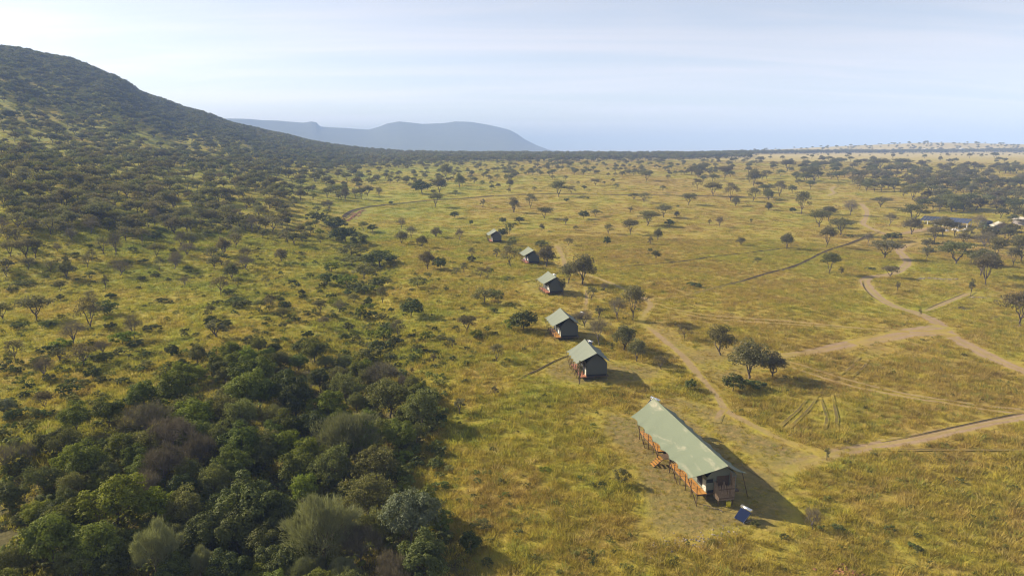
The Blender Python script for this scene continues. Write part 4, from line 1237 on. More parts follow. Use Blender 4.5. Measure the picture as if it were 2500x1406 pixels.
def scatter(name, protos, mats, pts, rot, scl, pick):
    """ONE object of kind stuff: its mesh holds the few plant shapes and a point per plant; geometry nodes sets the shapes on the points.
    protos: list of (verts, quads, material index)"""
    V = []; Q = []; Mi = []; pr = []; n = 0
    for k, pieces in enumerate(protos):
        for v, f, mi in pieces:
            if not len(v): continue
            V.append(v); Q.append(f + n); Mi += [mi] * len(f); pr += [k] * len(v); n += len(v)
    base = n
    V.append(np.asarray(pts)); pr += [-1] * len(pts)
    V = np.concatenate(V)
    tri = [q for q in Q if q.shape[1] == 3]; qd = [q for q in Q if q.shape[1] == 4]
    Fs = []; mi2 = []
    off = 0; order = []
    for q in Q: order.append((q, Mi[off:off + len(q)])); off += len(q)
    for K in (4, 3):
        s = [o for o in order if o[0].shape[1] == K]
        if s: Fs.append(np.concatenate([o[0] for o in s])); mi2 += sum([list(o[1]) for o in s], [])
    me = bpy.data.meshes.new(name)
    me = mesh_from(name, V, Fs, mats, mi2)
    def put(nm, typ, arr, dflt):
        a = me.attributes.new(nm, typ, 'POINT')
        full = np.concatenate([np.broadcast_to(np.asarray(dflt, arr.dtype), (base,) + arr.shape[1:]), arr])
        a.data.foreach_set('vector' if typ == 'FLOAT_VECTOR' else 'value', np.ascontiguousarray(full).ravel())
    a = me.attributes.new('proto', 'INT', 'POINT'); a.data.foreach_set('value', np.array(pr, np.int32))
    put('rot', 'FLOAT_VECTOR', np.asarray(rot, np.float32), 0); put('scl', 'FLOAT_VECTOR', np.asarray(scl, np.float32), 1)
    put('pick', 'INT', np.asarray(pick, np.int32), 0)
    o = link(name, me)
    g = bpy.data.node_groups.new(name, 'GeometryNodeTree')
    g.interface.new_socket('Geometry', in_out='INPUT', socket_type='NodeSocketGeometry')
    g.interface.new_socket('Geometry', in_out='OUTPUT', socket_type='NodeSocketGeometry')
    gi, go = g.nodes.new('NodeGroupInput'), g.nodes.new('NodeGroupOutput')
    def attr(nm, dt):
        q = g.nodes.new('GeometryNodeInputNamedAttribute'); q.data_type = dt; q.inputs['Name'].default_value = nm
        return next(x for x in q.outputs if x.enabled and x.name == 'Attribute')
    pa = attr('proto', 'INT')
    def sel(k):
        c = g.nodes.new('FunctionNodeCompare'); c.data_type = 'INT'; c.operation = 'EQUAL'
        ins = [x for x in c.inputs if x.enabled]
        g.links.new(pa, ins[0]); ins[1].default_value = k
        s = g.nodes.new('GeometryNodeSeparateGeometry'); s.domain = 'POINT'
        g.links.new(gi.outputs[0], s.inputs['Geometry']); g.links.new(c.outputs[0], s.inputs['Selection'])
        return s.outputs['Selection']
    join = g.nodes.new('GeometryNodeJoinGeometry')
    for k in reversed(range(len(protos))):
        ti = g.nodes.new('GeometryNodeGeometryToInstance')
        g.links.new(sel(k), ti.inputs[0]); g.links.new(ti.outputs[0], join.inputs[0])
    iop = g.nodes.new('GeometryNodeInstanceOnPoints')
    g.links.new(sel(-1), iop.inputs['Points']); g.links.new(join.outputs[0], iop.inputs['Instance'])
    iop.inputs['Pick Instance'].default_value = True
    g.links.new(attr('pick', 'INT'), iop.inputs['Instance Index'])
    g.links.new(attr('rot', 'FLOAT_VECTOR'), iop.inputs['Rotation'])
    g.links.new(attr('scl', 'FLOAT_VECTOR'), iop.inputs['Scale'])
    g.links.new(iop.outputs[0], go.inputs[0])
    md = o.modifiers.new('scatter', 'NODES'); md.node_group = g
    return tag(o, kind='stuff')
# ---------------------------------------------------------------- trees and bushes the photograph shows, where they stand
# (x of the foot, y of the foot, height, width) in the photograph's pixels, form
ACACIA = [
 (1463,844,68,48,'bare'),(1523,857,62,55,'round'),(1554,882,55,45,'round'),(1614,900,34,42,'open'),(1670,827,36,34,'open'),(1761,867,72,70,'round'),(1831,925,92,92,'round'),(1884,920,62,58,'round'),
 (1545,782,84,56,'flat'),(1509,780,58,40,'bare'),(1445,736,38,30,'open'),(1475,710,22,22,'bare'),(1428,798,44,42,'bare'),(1408,800,40,34,'bare'),(1413,937,58,22,'thin'),(1460,775,30,26,'thin'),(1388,692,50,38,'round'),(1421,695,72,60,'round'),(1376,722,44,14,'thin'),
 (1336,652,50,40,'round'),(1248,651,52,40,'open'),(1211,629,24,20,'thin'),(1170,680,28,26,'open'),(1191,680,28,20,'open'),(1114,673,22,22,'open'),(1132,668,26,24,'open'),
 (1985,1292,52,44,'bare'),(2018,1124,30,14,'thin'),(1060,885,24,18,'thin'),(1214,882,42,36,'open'),(1209,964,22,20,'thin'),(1122,1010,40,30,'thin'),(1007,913,18,10,'thin'),(1137,813,42,50,'flat'),(973,823,42,40,'open'),(1105,851,30,22,'thin'),
 (1330,534,27,36,'flat'),(1454,529,17,25,'flat'),(1579,551,36,56,'flat'),(1620,531,30,36,'flat'),(1541,573,36,42,'flat'),(1487,572,24,24,'open'),(1605,588,30,22,'round'),(1652,531,15,13,'round'),(1755,555,28,18,'bare'),(1731,549,14,10,'thin'),(1807,599,20,24,'round'),(1586,598,20,14,'thin'),(1323,565,18,14,'round'),(1383,550,22,14,'thin'),(1602,634,22,24,'round'),(1679,501,28,40,'flat'),(1573,495,24,34,'open'),(1547,488,16,26,'flat'),(1540,519,15,13,'thin'),(1742,480,34,44,'flat'),(1578,442,24,34,'flat'),(1455,453,16,28,'flat'),(1363,481,38,40,'flat'),(1394,476,22,24,'open'),(1702,462,26,26,'open'),(1796,504,22,22,'round'),(1296,509,34,30,'open'),(1254,519,35,28,'open'),(1783,491,42,38,'open'),(1836,494,36,30,'open'),(1875,514,20,16,'round'),(1875,488,26,24,'round'),(1849,643,14,18,'flat'),(1833,545,11,8,'thin'),(1839,454,40,34,'round'),(1767,437,30,38,'flat'),(1711,430,26,40,'flat'),(1690,428,22,28,'round'),
 (2000,554,40,54,'flat'),(2022,540,36,38,'flat'),(2051,574,40,56,'flat'),(2017,605,50,40,'flat'),(1919,609,39,31,'round'),(2023,670,52,43,'flat'),(2055,672,20,14,'thin'),(2156,632,46,70,'flat'),(2170,679,30,44,'flat'),(2331,646,54,84,'flat'),(2407,698,74,58,'flat'),(2393,675,62,60,'flat'),(2074,526,38,36,'bare'),(2149,506,24,46,'flat'),(2226,488,36,46,'flat'),(2225,572,40,46,'round'),(2230,545,45,64,'flat'),(2171,551,30,32,'bare'),(2282,592,40,40,'flat'),(2303,578,46,50,'flat'),(2321,514,38,50,'flat'),(2294,518,28,30,'open'),(2398,570,30,24,'open'),(2426,640,60,42,'flat'),(2472,652,48,34,'flat'),(2495,640,60,46,'flat'),(2459,593,36,40,'flat'),(1956,524,56,36,'open'),(1903,479,36,34,'open'),(1877,490,24,22,'round'),(2117,596,30,20,'bare'),(2490,797,80,84,'flat'),(2361,590,34,32,'open'),(2330,578,36,34,'open'),(2385,560,34,40,'bare'),(2415,598,30,30,'open'),(2445,576,34,36,'bare'),(2370,722,44,14,'thin'),(2190,712,26,12,'thin'),(2246,772,18,8,'thin'),
 (1921,419,28,40,'flat'),(2011,414,20,32,'flat'),(1988,446,36,40,'flat'),(2150,412,24,44,'flat'),(2195,410,22,50,'flat'),(2248,408,16,22,'round'),(2265,402,11,14,'flat'),(2295,394,12,11,'round'),(2312,382,8,7,'round'),
 (90,782,58,76,'flat'),(179,841,62,62,'bare'),(207,895,55,74,'open'),(328,826,60,42,'bare'),(38,885,58,46,'open'),(102,925,58,52,'bare'),(146,885,38,32,'thin'),(110,1002,48,42,'flat'),(220,803,76,60,'open'),(8,782,42,46,'flat'),(148,713,28,30,'flat'),(260,708,40,16,'thin'),(540,722,48,42,'open'),(253,864,36,40,'bare'),(635,762,30,30,'flat'),(8,1150,70,80,'bare'),(75,1135,62,44,'bare'),(566,684,40,34,'round'),(450,698,26,26,'bare'),(220,738,30,30,'open'),
 (660,760,34,30,'open'),(780,765,32,34,'flat'),(833,762,30,32,'bare'),(935,740,40,30,'open'),(690,778,26,30,'flat'),(790,800,26,30,'flat'),
 (648,537,33,24,'open'),(630,535,34,26,'open'),(807,473,20,22,'round'),(804,514,27,26,'bare'),(733,491,30,30,'round'),(843,494,36,18,'bare'),(927,481,25,18,'bare'),(1073,471,36,36,'round'),(1062,506,34,32,'flat'),(1122,460,36,24,'round'),(1091,435,34,30,'round'),(1245,460,22,18,'round'),(1178,506,20,14,'thin'),(1255,519,30,28,'open'),(981,596,32,34,'round'),(1030,604,28,28,'round'),(1065,581,25,28,'round'),(980,560,28,22,'bare'),(1004,583,30,26,'bare'),(1124,591,32,24,'bare'),(886,565,24,24,'flat'),(1045,657,44,40,'round'),(1152,629,24,20,'open'),(686,640,32,30,'round'),(650,700,26,24,'open'),
 # the slope below the hill, larger ones
 (66,632,48,52,'flat'),(28,628,40,40,'flat'),(86,630,46,40,'flat'),(40,600,44,34,'open'),(21,595,42,34,'open'),(245,550,52,70,'flat'),(230,545,44,40,'round'),(282,627,62,32,'bare'),(255,622,44,36,'open'),(180,590,34,30,'bare'),(545,625,44,36,'round'),(514,638,36,34,'open'),(425,658,40,36,'bare'),(435,650,38,30,'bare'),(390,663,36,26,'open'),(467,606,38,34,'round'),(440,604,38,30,'bare'),(215,654,34,30,'open'),(142,616,22,22,'bare'),(68,660,30,34,'flat'),(125,666,28,30,'open'),(18,677,26,22,'thin'),(225,640,32,24,'open'),(308,590,38,40,'open'),(350,525,34,48,'flat'),(165,545,40,46,'open'),(78,540,46,40,'open'),(46,545,40,44,'flat'),(115,553,34,34,'round'),(160,510,48,46,'round'),(20,512,40,38,'open'),(48,500,34,30,'round'),(395,510,40,36,'round'),(425,512,40,30,'round'),(475,505,26,22,'round'),(518,494,36,48,'flat'),(555,495,24,26,'open'),(332,503,36,28,'open'),(190,495,32,36,'flat'),(258,480,28,28,'flat'),(540,445,22,28,'flat'),(398,393,26,38,'round'),(60,385,36,38,'round'),(225,412,26,40,'round'),(290,415,28,36,'flat'),(325,380,24,32,'flat'),(440,390,13,20,'flat'),(560,540,40,48,'open'),(600,565,30,28,'open'),(615,570,42,24,'bare'),(580,590,36,36,'open'),(480,555,36,28,'open'),(435,547,32,26,'round'),(378,553,42,32,'bare'),(575,605,36,34,'open'),(600,640,36,30,'bare'),(560,668,34,30,'open'),
]
BUSH = [
 (1278,806,58,74,'darkbush'),(1250,808,34,34,'limebush'),(1004,775,54,66,'darkbush'),(937,832,38,42,'limebush'),(966,846,34,46,'bush'),(1019,862,28,30,'bush'),(927,862,40,56,'bush'),(881,780,38,32,'limebush'),(1040,832,28,28,'limebush'),(1076,836,26,34,'greybush'),(1183,742,48,66,'greybush'),(1163,826,26,36,'limebush'),(1216,742,40,30,'greybush'),
 (1790,955,52,62,'darkbush'),(1840,950,30,50,'bush'),(1685,952,32,34,'bush'),(1518,1182,50,42,'greybush'),(2240,1344,18,30,'bush'),(2225,1336,18,22,'bush'),(2045,1292,16,34,'bush'),(1845,1282,16,24,'bush'),
 (1424,535,22,30,'darkbush'),(1268,546,18,28,'darkbush'),(1322,602,18,42,'bush'),(1383,494,11,13,'bush'),(1481,602,26,18,'darkbush'),(1634,554,20,30,'bush'),(1696,700,14,34,'bush'),(1109,533,18,24,'darkbush'),(1229,546,16,20,'darkbush'),(1150,550,14,12,'bush'),(1030,474,34,54,'darkbush'),(702,552,24,20,'darkbush'),(909,566,20,32,'bush'),(1076,660,36,36,'darkbush'),(1152,640,18,28,'bush'),(955,500,10,12,'darkbush'),
 (2177,590,26,48,'bush'),(1935,520,14,20,'darkbush'),(1877,513,14,18,'bush'),(2125,660,10,22,'bush'),(2072,580,9,22,'bush'),(2290,600,10,14,'bush'),(1250,600,26,30,'greybush'),(1225,580,24,26,'darkbush'),(1243,572,30,22,'greybush'),(1265,625,22,26,'greybush'),(1330,628,26,30,'greybush'),(1300,640,14,40,'greybush'),
 (774,546,32,46,'bush'),(815,564,38,60,'darkbush'),(843,592,42,66,'darkbush'),(876,604,36,50,'bush'),(858,628,40,80,'greybush'),(927,652,48,98,'darkbush'),(889,682,48,76,'greybush'),(809,664,28,36,'limebush'),(925,706,32,42,'darkbush'),(845,700,36,52,'limebush'),(800,694,32,46,'bush'),(830,594,20,24,'darkbush'),(1020,704,36,50,'greybush'),(860,648,30,60,'greybush'),(780,575,18,24,'limebush'),(890,720,30,46,'bush'),(870,712,30,40,'bush'),
 (261,886,34,42,'darkbush'),(228,926,36,38,'bush'),(33,1028,36,44,'darkbush'),(87,1024,34,34,'greybush'),(420,868,32,38,'darkbush'),(517,800,34,40,'darkbush'),(300,842,40,54,'limebush'),(358,902,28,38,'greybush'),(210,945,26,30,'greybush'),(671,864,22,26,'darkbush'),(730,856,28,42,'bush'),(610,838,22,44,'bush'),(575,742,22,60,'bush'),(590,752,24,44,'bush'),(270,730,18,32,'bush'),(395,738,14,34,'bush'),(550,800,24,40,'bush'),(530,745,16,26,'bush'),(370,810,24,40,'bush'),(48,805,24,40,'bush'),(120,800,22,40,'bush'),(150,850,28,50,'limebush'),(255,770,40,60,'bush'),(270,805,22,30,'bush'),(330,845,20,44,'bush'),(590,880,22,40,'bush'),(250,1095,30,36,'bush'),
 (383,588,26,34,'darkbush'),(186,624,10,20,'darkbush'),(183,633,9,14,'darkbush'),(348,686,15,22,'darkbush'),(381,676,11,24,'darkbush'),(150,660,13,20,'darkbush'),(158,634,8,16,'darkbush'),(242,610,9,12,'darkbush'),(222,604,9,18,'bush'),(300,645,14,40,'bush'),(350,642,12,28,'bush'),(325,615,14,28,'bush'),(295,540,22,30,'darkbush'),(335,560,22,30,'darkbush'),(222,552,16,30,'darkbush'),(268,550,18,24,'darkbush'),(100,517,12,28,'darkbush'),(191,505,8,12,'darkbush'),(60,695,12,50,'bush'),(140,700,10,30,'bush'),(460,655,8,26,'darkbush'),(30,710,12,30,'bush'),(560,720,18,34,'bush'),
 (985,1130,40,44,'limebush'),(985,1205,34,38,'limebush'),(1085,1300,42,36,'limebush'),(1150,1350,62,62,'darkbush'),(683,1010,30,40,'greybush'),(1095,1150,20,30,'greybush'),(1180,1290,34,44,'greybush'),(1330,1150,16,30,'limebush'),
]
# crown centre, width and kind of the trees in the thicket; last: height over width
WOODS = [
 (124,1322,140,'green',.85),(233,1338,125,'green',.9),(27,1380,95,'olive',.8),(88,1250,64,'lime',.75),(165,1270,105,'green',.8),(165,1223,66,'olive',.9),(239,1185,58,'lime',.8),(285,1226,135,'lime',.85),(379,1238,90,'lime',.9),(376,1345,112,'sage',1.15),(489,1378,70,'sage',1.1),(625,1240,165,'dark',.85),(402,1140,112,'twig',.75),(420,1068,128,'twig',.6),(350,1085,80,'olive',.8),(480,1060,80,'green',.8),(345,1150,70,'green',.85),(455,1150,70,'olive',.8),(440,1190,76,'dark',.85),(487,1105,95,'twig',.8),(453,1242,95,'olive',.9),(508,1300,115,'dark',.85),(577,1300,120,'dark',.9),(192,1378,95,'olive',.8),(275,1378,105,'dark',.8),(297,1094,76,'green',.9),(233,1132,64,'green',.8),(209,1092,58,'dark',.9),(156,1082,74,'olive',.8),(176,1192,76,'olive',.85),(104,1173,86,'olive',.7),(16,1210,84,'dark',.7),(261,1160,82,'olive',.8),(357,1192,78,'twig',.8),(590,1086,112,'green',.8),(563,1140,92,'green',.9),(522,1174,84,'olive',.9),(640,1112,92,'olive',.8),
 (848,1072,150,'sage',.8),(870,1080,110,'green',.85),(919,1138,108,'olive',.85),(812,1142,108,'olive',.85),(697,1092,95,'lime',.8),(730,1146,95,'green',.85),(743,1200,80,'lime',.9),(895,1218,135,'olive',.75),(790,1300,175,'sage',.95),(1003,1266,148,'silver',.95),(881,1340,115,'twig',.8),(1036,1368,135,'dark',.8),(683,1272,112,'dark',.9),(648,1330,105,'dark',.9),(690,1372,115,'dark',.8),(642,1092,92,'olive',.8),(752,1402,95,'sage',.9),(960,1400,95,'twig',.8),(840,1402,90,'sage',.8),(560,1390,110,'dark',.8),(420,1405,100,'dark',.8),(640,1402,90,'lime',.6),
 (264,1007,70,'green',.95),(440,912,60,'lime',.8),(430,952,98,'green',.9),(474,1016,104,'lime',.75),(538,1004,84,'olive',.85),(358,1030,112,'twig',.6),(614,912,100,'green',.8),(609,952,112,'green',.85),(8,994,54,'silver',.8),(646,894,66,'green',.85),(779,928,58,'dark',.95),(843,950,78,'olive',.85),(935,922,96,'twig',.55),(986,940,42,'twig',.9),(1024,954,54,'green',.85),(953,974,114,'olive',.75),(876,908,62,'green',.85),(799,996,88,'lime',.85),(1030,1000,96,'olive',.9),(697,952,104,'dark',.9),(722,980,95,'dark',.95),(671,1024,70,'olive',.9),(635,964,84,'green',.9),(900,862,58,'bushy',.7),(760,1040,80,'dark',.9),(590,1020,90,'olive',.85),(560,960,60,'olive',.8),(690,1040,80,'green',.85),(945,1050,75,'green',.85),(985,1075,60,'bushy',.8),(440,1005,70,'olive',.8),(840,885,46,'olive',.7),(810,1060,70,'dark',.9),(1060,1130,40,'bushy',.7),
]
VEG = []       # every single plant: dict(kind, proto, pos, h, w, px, py, hp, noun)
def slant_h(px, py, hp):
    """height and width in metres of hp pixels at the foot (px, py)"""
    return hp
ap = np.array([(a[0], a[1]) for a in ACACIA + BUSH], float)
AP = hit(ap[:, 0], ap[:, 1])[0]
rv = np.random.default_rng(77)
NV = {}
for k in PRO: NV.setdefault(k.rstrip('0123456789'), []).append(k)
def variant(f): return NV[f][int(rv.integers(len(NV[f])))]
def m_per_px(P):
    z = P[2] - CAMH; f = P[1] * CP - z * SP
    return f / F
for (px, py, hp, wp, form), P in zip(ACACIA + BUSH, AP):
    s = m_per_px(P); r = hypot(P[0], P[1]); dep = atan2(CAMH - P[2], r)
    isb = form in ('bush', 'limebush', 'darkbush', 'greybush')
    w = wp * s * 1.06
    h = hp * s / cos(dep)
    if isb: h = max(.5, (hp * s - .5 * w * sin(dep)) / cos(dep))
    elif hp * s > 0: h = 1.10 * max(h - .16 * w * sin(dep), h * .75)
    VEG.append(dict(kind='shrub' if isb else 'acacia_tree', form=form, P=P, h=h, w=w, px=px, py=py, hp=hp, wp=wp, hand=True))
wc = np.array([(a[0], a[1]) for a in WOODS], float)
for (px, cy, wp, form, ratio), g0 in zip(WOODS, hit(wc[:, 0], wc[:, 1])[0]):
    up = 2.0
    for _ in range(3):
        P = hit([px], [cy], up)[0][0]; s = m_per_px(P); w = wp * s * 1.0; h = w * ratio * 1.12; up = h * .52
    if form == 'bushy': VEG.append(dict(kind='shrub', form='bush', P=P, h=h * .8, w=w, px=px, py=cy + wp * .3, hp=wp * .7, wp=wp, hand=True))
    else: VEG.append(dict(kind='thicket_tree', form=form, P=P, h=h, w=w, px=px, py=cy, hp=wp * ratio, wp=wp, hand=True))

# smaller trees that fill the thicket between the large ones
lo, hi = WOOD.min(0), WOOD.max(0)
for _ in range(150):
    q = rv.uniform(lo, hi)
    if not in_poly(q[None], WOOD)[0]: continue
    z = z_at(*q); px, py = project(np.array([q[0], q[1], z + 1.5])); px, py = float(px), float(py)
    if py > 1500 or px < -60 or (px < 110 and py < 1290): continue
    if any(v['kind'] == 'thicket_tree' and hypot(q[0] - v['P'][0], q[1] - v['P'][1]) < .30 * (v['w'] + 3.2) for v in VEG): continue
    f = ['green', 'olive', 'lime', 'olive', 'olive', 'green', 'dark'][int(rv.integers(7))]; w = rv.uniform(2.8, 4.6); s = m_per_px(np.array([q[0], q[1], z]))
    VEG.append(dict(kind='thicket_tree', form=f, P=np.array([q[0], q[1], z]), h=w * rv.uniform(.8, 1.15), w=w, px=px, py=py, hp=w / s, wp=w / s, hand=False))
# further acacias, as thickly as the photograph shows them
def fill(x0, x1, y0, y1, n, forms, hm=(4.5, 7.5), sep=2.4, cond=None, wr=(.95, 1.35)):
    px = rv.uniform(x0, x1, n); py = rv.uniform(y0, y1, n)
    P, ok = hit(px, py)
    for a, b, p, k in zip(px, py, P, ok):
        if not k or (cond is not None and not cond(a, b)): continue
        h = rv.uniform(*hm); w = h * rv.uniform(*wr)
        q = (p[0], p[1])
        if any(abs(q[0] - v['P'][0]) < sep and hypot(q[0] - v['P'][0], q[1] - v['P'][1]) < sep for v in VEG): continue
        if track_dist(np.array([q]))[0] < 1.5: continue
        s = m_per_px(p); f = forms[int(rv.integers(len(forms)))]
        if f in ('bush', 'darkbush', 'limebush', 'greybush'):
            VEG.append(dict(kind='shrub', form=f, P=p, h=h * .45, w=w * .6, px=a, py=b, hp=h * .45 / s, wp=w * .6 / s, hand=False))
        else:
            VEG.append(dict(kind='acacia_tree', form=f, P=p, h=h, w=w, px=a, py=b, hp=h / s, wp=w / s, hand=False))
FL = ['flat', 'flat', 'round', 'open', 'round']
FB = ['flat', 'round', 'open', 'bare', 'open', 'bare']
fill(0, 640, 560, 680, 34, FB + ['darkbush'], (3.4, 5.6), 5)
fill(0, 700, 480, 575, 190, FL + ['bare', 'open'], (4.4, 7.2), 3.5)
fill(640, 830, 440, 600, 50, FB, (3.5, 5.5), 4)
fill(0, 900, 402, 490, 340, FL + ['open'], (4.8, 7.8), 3.6)
fill(0, 1000, 378, 412, 330, FL, (4.8, 7.2), 4, lambda x, y: True)
fill(0, 360, 290, 400, 150, FL, (4.5, 7.4), 4)
fill(900, 1260, 386, 450, 180, FL + ['open'], (3.6, 6.0), 5)
fill(860, 1260, 440, 478, 20, FB, (3.5, 5.0), 6)
fill(1240, 1760, 384, 432, 270, FL + ['bare', 'open'], (3.4, 5.8), 5)
fill(1240, 1640, 430, 470, 16, ['open', 'round', 'thin', 'darkbush'], (2.6, 4.6), 8)
fill(1700, 2000, 392, 448, 46, FL, (5.0, 8.0), 6)
fill(1850, 2000, 440, 500, 12, FL, (4.5, 6.5), 5)
fill(1960, 2140, 395, 445, 46, FL, (6.0, 8.6), 4)
RW = ['flat', 'round', 'open', 'bare', 'bare', 'open']
fill(2080, 2500, 412, 470, 150, RW, (6.0, 8.6), 4.2, lambda x, y: y > 412 + max(0, (2250 - x)) * .02)
fill(2130, 2500, 465, 520, 70, RW, (5.5, 8.0), 4.2, lambda x, y: x > 2140 + (y - 465) * 2.2)
fill(2400, 2500, 520, 650, 16, RW, (5.0, 7.2), 6)
fill(2250, 2500, 585, 650, 9, RW, (4.2, 6.2), 8)
fill(1100, 1700, 480, 620, 14, ['darkbush', 'bush', 'thin'], (2.2, 3.4), 9)
fill(0, 640, 690, 900, 30, ['bush', 'bush', 'limebush', 'greybush', 'thin', 'open'], (2.6, 4.2), 6)
fill(620, 960, 620, 900, 46, ['bush', 'bush', 'greybush', 'open', 'limebush'], (2.4, 4.4), 4)
fill(830, 960, 690, 900, 34, ['greybush', 'bush', 'limebush', 'darkbush', 'bush'], (3.0, 5.4), 2.6)
fill(960, 1240, 640, 860, 26, ['bush', 'greybush', 'limebush', 'thin'], (2.0, 3.6), 5)
fill(0, 640, 560, 700, 22, ['bush', 'open', 'greybush', 'thin'], (2.2, 3.4), 5)

def size_px(v): return v['wp'] * v['hp']
def cap(kind, n):
    L = sorted([v for v in VEG if v['kind'] == kind], key=lambda v: (-v['hand'], -size_px(v)))
    # hand-placed ones first, then those that show largest
    return L[:n], L[n:]
singles = []; rest = []
for kd, n in (('acacia_tree', 292), ('shrub', 285), ('thicket_tree', 200)):
    a, b = cap(kd, n); singles += a; rest += b

# ---------------------------------------------------------------- what each plant is called: its look, then where to find it
ANCH = [(1744, 1150, 'the long green tent'), (1430, 880, 'the fifth tent up'), (1370, 790, 'the fourth tent up'), (1340, 690, 'the third tent up'), (1290, 620, 'the second tent up'), (1205, 575, 'the topmost tent'),
        (2290, 800, 'the track junction'), (2125, 700, 'the sharp track bend'), (2215, 625, 'the upper track bend'), (2300, 545, 'the solar roof'), (2405, 555, 'the water tanks'), (2440, 562, 'the cream staff tent'),
        (2110, 520, 'the wavy track'), (1880, 868, 'the bare turning place'), (2250, 1075, 'the lower dirt road'), (860, 525, 'the brown ditch end'), (1450, 476, 'the middle of the long ditch'), (1100, 487, 'the curve of the long ditch'), (2000, 488, 'the far end of the ditch'),
        (1860, 672, 'the slanting ditch'), (1620, 830, 'the footpath by the tents'), (1003, 1266, 'the silver-leaved round tree'), (790, 1300, 'the big sage feathery tree'), (376, 1345, 'the small sage feathery tree'), (398, 1140, 'the brown leafless thicket'), (625, 1240, 'the big dark round tree'),
        (848, 1072, 'the sage tree with bare stem'), (285, 1226, 'the bright green clump'), (264, 1007, 'the lone round green tree'), (430, 945, 'the green pair on the slope'), (612, 930, 'the green block at the thicket top'), (927, 640, 'the dark gully bushes'), (843, 580, 'the upper gully bushes'),
        (1004, 760, 'the dense bush by the gully'), (90, 770, 'the wide umbrella acacia at the edge'), (328, 800, 'the leafless twin-stem tree'), (245, 545, 'the broad dark acacia of the slope'), (545, 620, 'the round acacia in the open slope'), (66, 625, 'the umbrella trio on the slope'),
        (450, 440, 'the dense belt below the hill'), (200, 400, 'the hill foot at the edge'), (650, 400, 'the hill spur'), (700, 500, 'the open slope above the gully'), (1350, 400, 'the far tree line'), (1700, 430, 'the clump before the grassland'), (1950, 420, 'the grassland trees'), (2250, 440, 'the grey acacia wood'), (2420, 470, 'the wood edge'),
        (2331, 630, 'the wide acacia below the camp'), (2156, 615, 'the umbrella acacia by the track'), (2020, 560, 'the dark acacia trio'), (2490, 760, 'the acacia cut by the edge'), (1579, 535, 'the dark pair in the meadow'), (1761, 835, 'the acacia by the bare ground'), (30, 480, 'the dense edge of the slope'), (330, 500, 'the middle of the acacia belt'), (120, 880, 'the cluster of grey trees'),
        (480, 790, 'the bushy slope'), (60, 1380, 'the bottom corner of the thicket'), (560, 1310, 'the dark bottom of the thicket'), (700, 970, 'the head of the thicket'), (520, 1090, 'the middle of the thicket'), (150, 1120, 'the ragged thicket edge'), (880, 990, 'the gully mouth'), (890, 1390, 'the twiggy thicket bottom'), (1070, 1340, 'the dark tree under the silver one'), (720, 1180, 'the thicket heart'), (930, 1150, 'the grass side of the thicket'), (330, 1250, 'the green thicket flank'), (760, 820, 'the scrub above the thicket'), (1120, 720, 'the scrub left of the tents'), (1000, 440, 'the scattered trees above the ditch'), (560, 600, 'the thin trees of the lower slope')]
ORD = ['nearest', 'second nearest', 'third nearest', 'fourth nearest', 'fifth nearest', 'sixth nearest', 'seventh nearest', 'eighth nearest', 'ninth nearest', 'tenth nearest', 'eleventh nearest', 'twelfth nearest', 'thirteenth nearest', 'fourteenth nearest', 'fifteenth nearest', 'sixteenth nearest', 'seventeenth nearest', 'eighteenth nearest', 'nineteenth nearest', 'twentieth nearest']
LOOK = {'flat': 'flat-topped acacia', 'round': 'round-crowned acacia', 'open': 'sparse open acacia', 'thin': 'thin sapling', 'bare': 'leafless grey tree',
        'bush': 'green shrub', 'limebush': 'lime green shrub', 'darkbush': 'dark green shrub', 'greybush': 'grey-green shrub',
        'green': 'green leafy tree', 'lime': 'bright green leafy tree', 'olive': 'olive leafy tree', 'dark': 'dark green leafy tree', 'silver': 'silver-leaved tree', 'sage': 'sage feathery tree', 'twig': 'brown twiggy tree'}
SIZE = {'acacia_tree': ((4.6, 'low'), (6.4, 'medium'), (99, 'tall')), 'shrub': ((1.3, 'low'), (2.4, 'medium'), (99, 'large')), 'thicket_tree': ((4.6, 'small'), (6.8, 'medium'), (99, 'large'))}
def describe(v):
    s = next(w for lim, w in SIZE[v['kind']] if v['h'] < lim)
    return f"{s} {LOOK[v['form']]}"
seen = {}
for v in singles:
    d = [(hypot((v['px'] - a) , (v['py'] - b) * 1.6), i) for i, (a, b, t) in enumerate(ANCH)]
    dist, i = min(d); a, b, t = ANCH[i]
    dx, dy = v['px'] - a, (v['py'] - b) * 1.6
    rel = ('left of' if dx < 0 else 'right of') if abs(dx) > abs(dy) else ('beyond' if dy < 0 else 'in front of')
    v['key'] = (describe(v), rel, t); v['d'] = dist
    seen.setdefault(v['key'], []).append(v)
for key, L in seen.items():
    L.sort(key=lambda v: v['d'])
    for n, v in enumerate(L):
        v['label'] = f"{key[0]}, {ORD[min(n, 19)] + ' ' if len(L) > 1 else ''}{key[1]} {key[2]}"
        if len(v['label'].split()) > 16: v['label'] = v['label'].split(' ', 1)[1]
CATS = {'acacia_tree': ('acacia_tree', 'tree', 'acacias on the savanna'), 'shrub': ('shrub', 'shrub', 'shrubs in the grass'), 'thicket_tree': ('thicket_tree', 'tree', 'trees of the thicket')}
first = {}
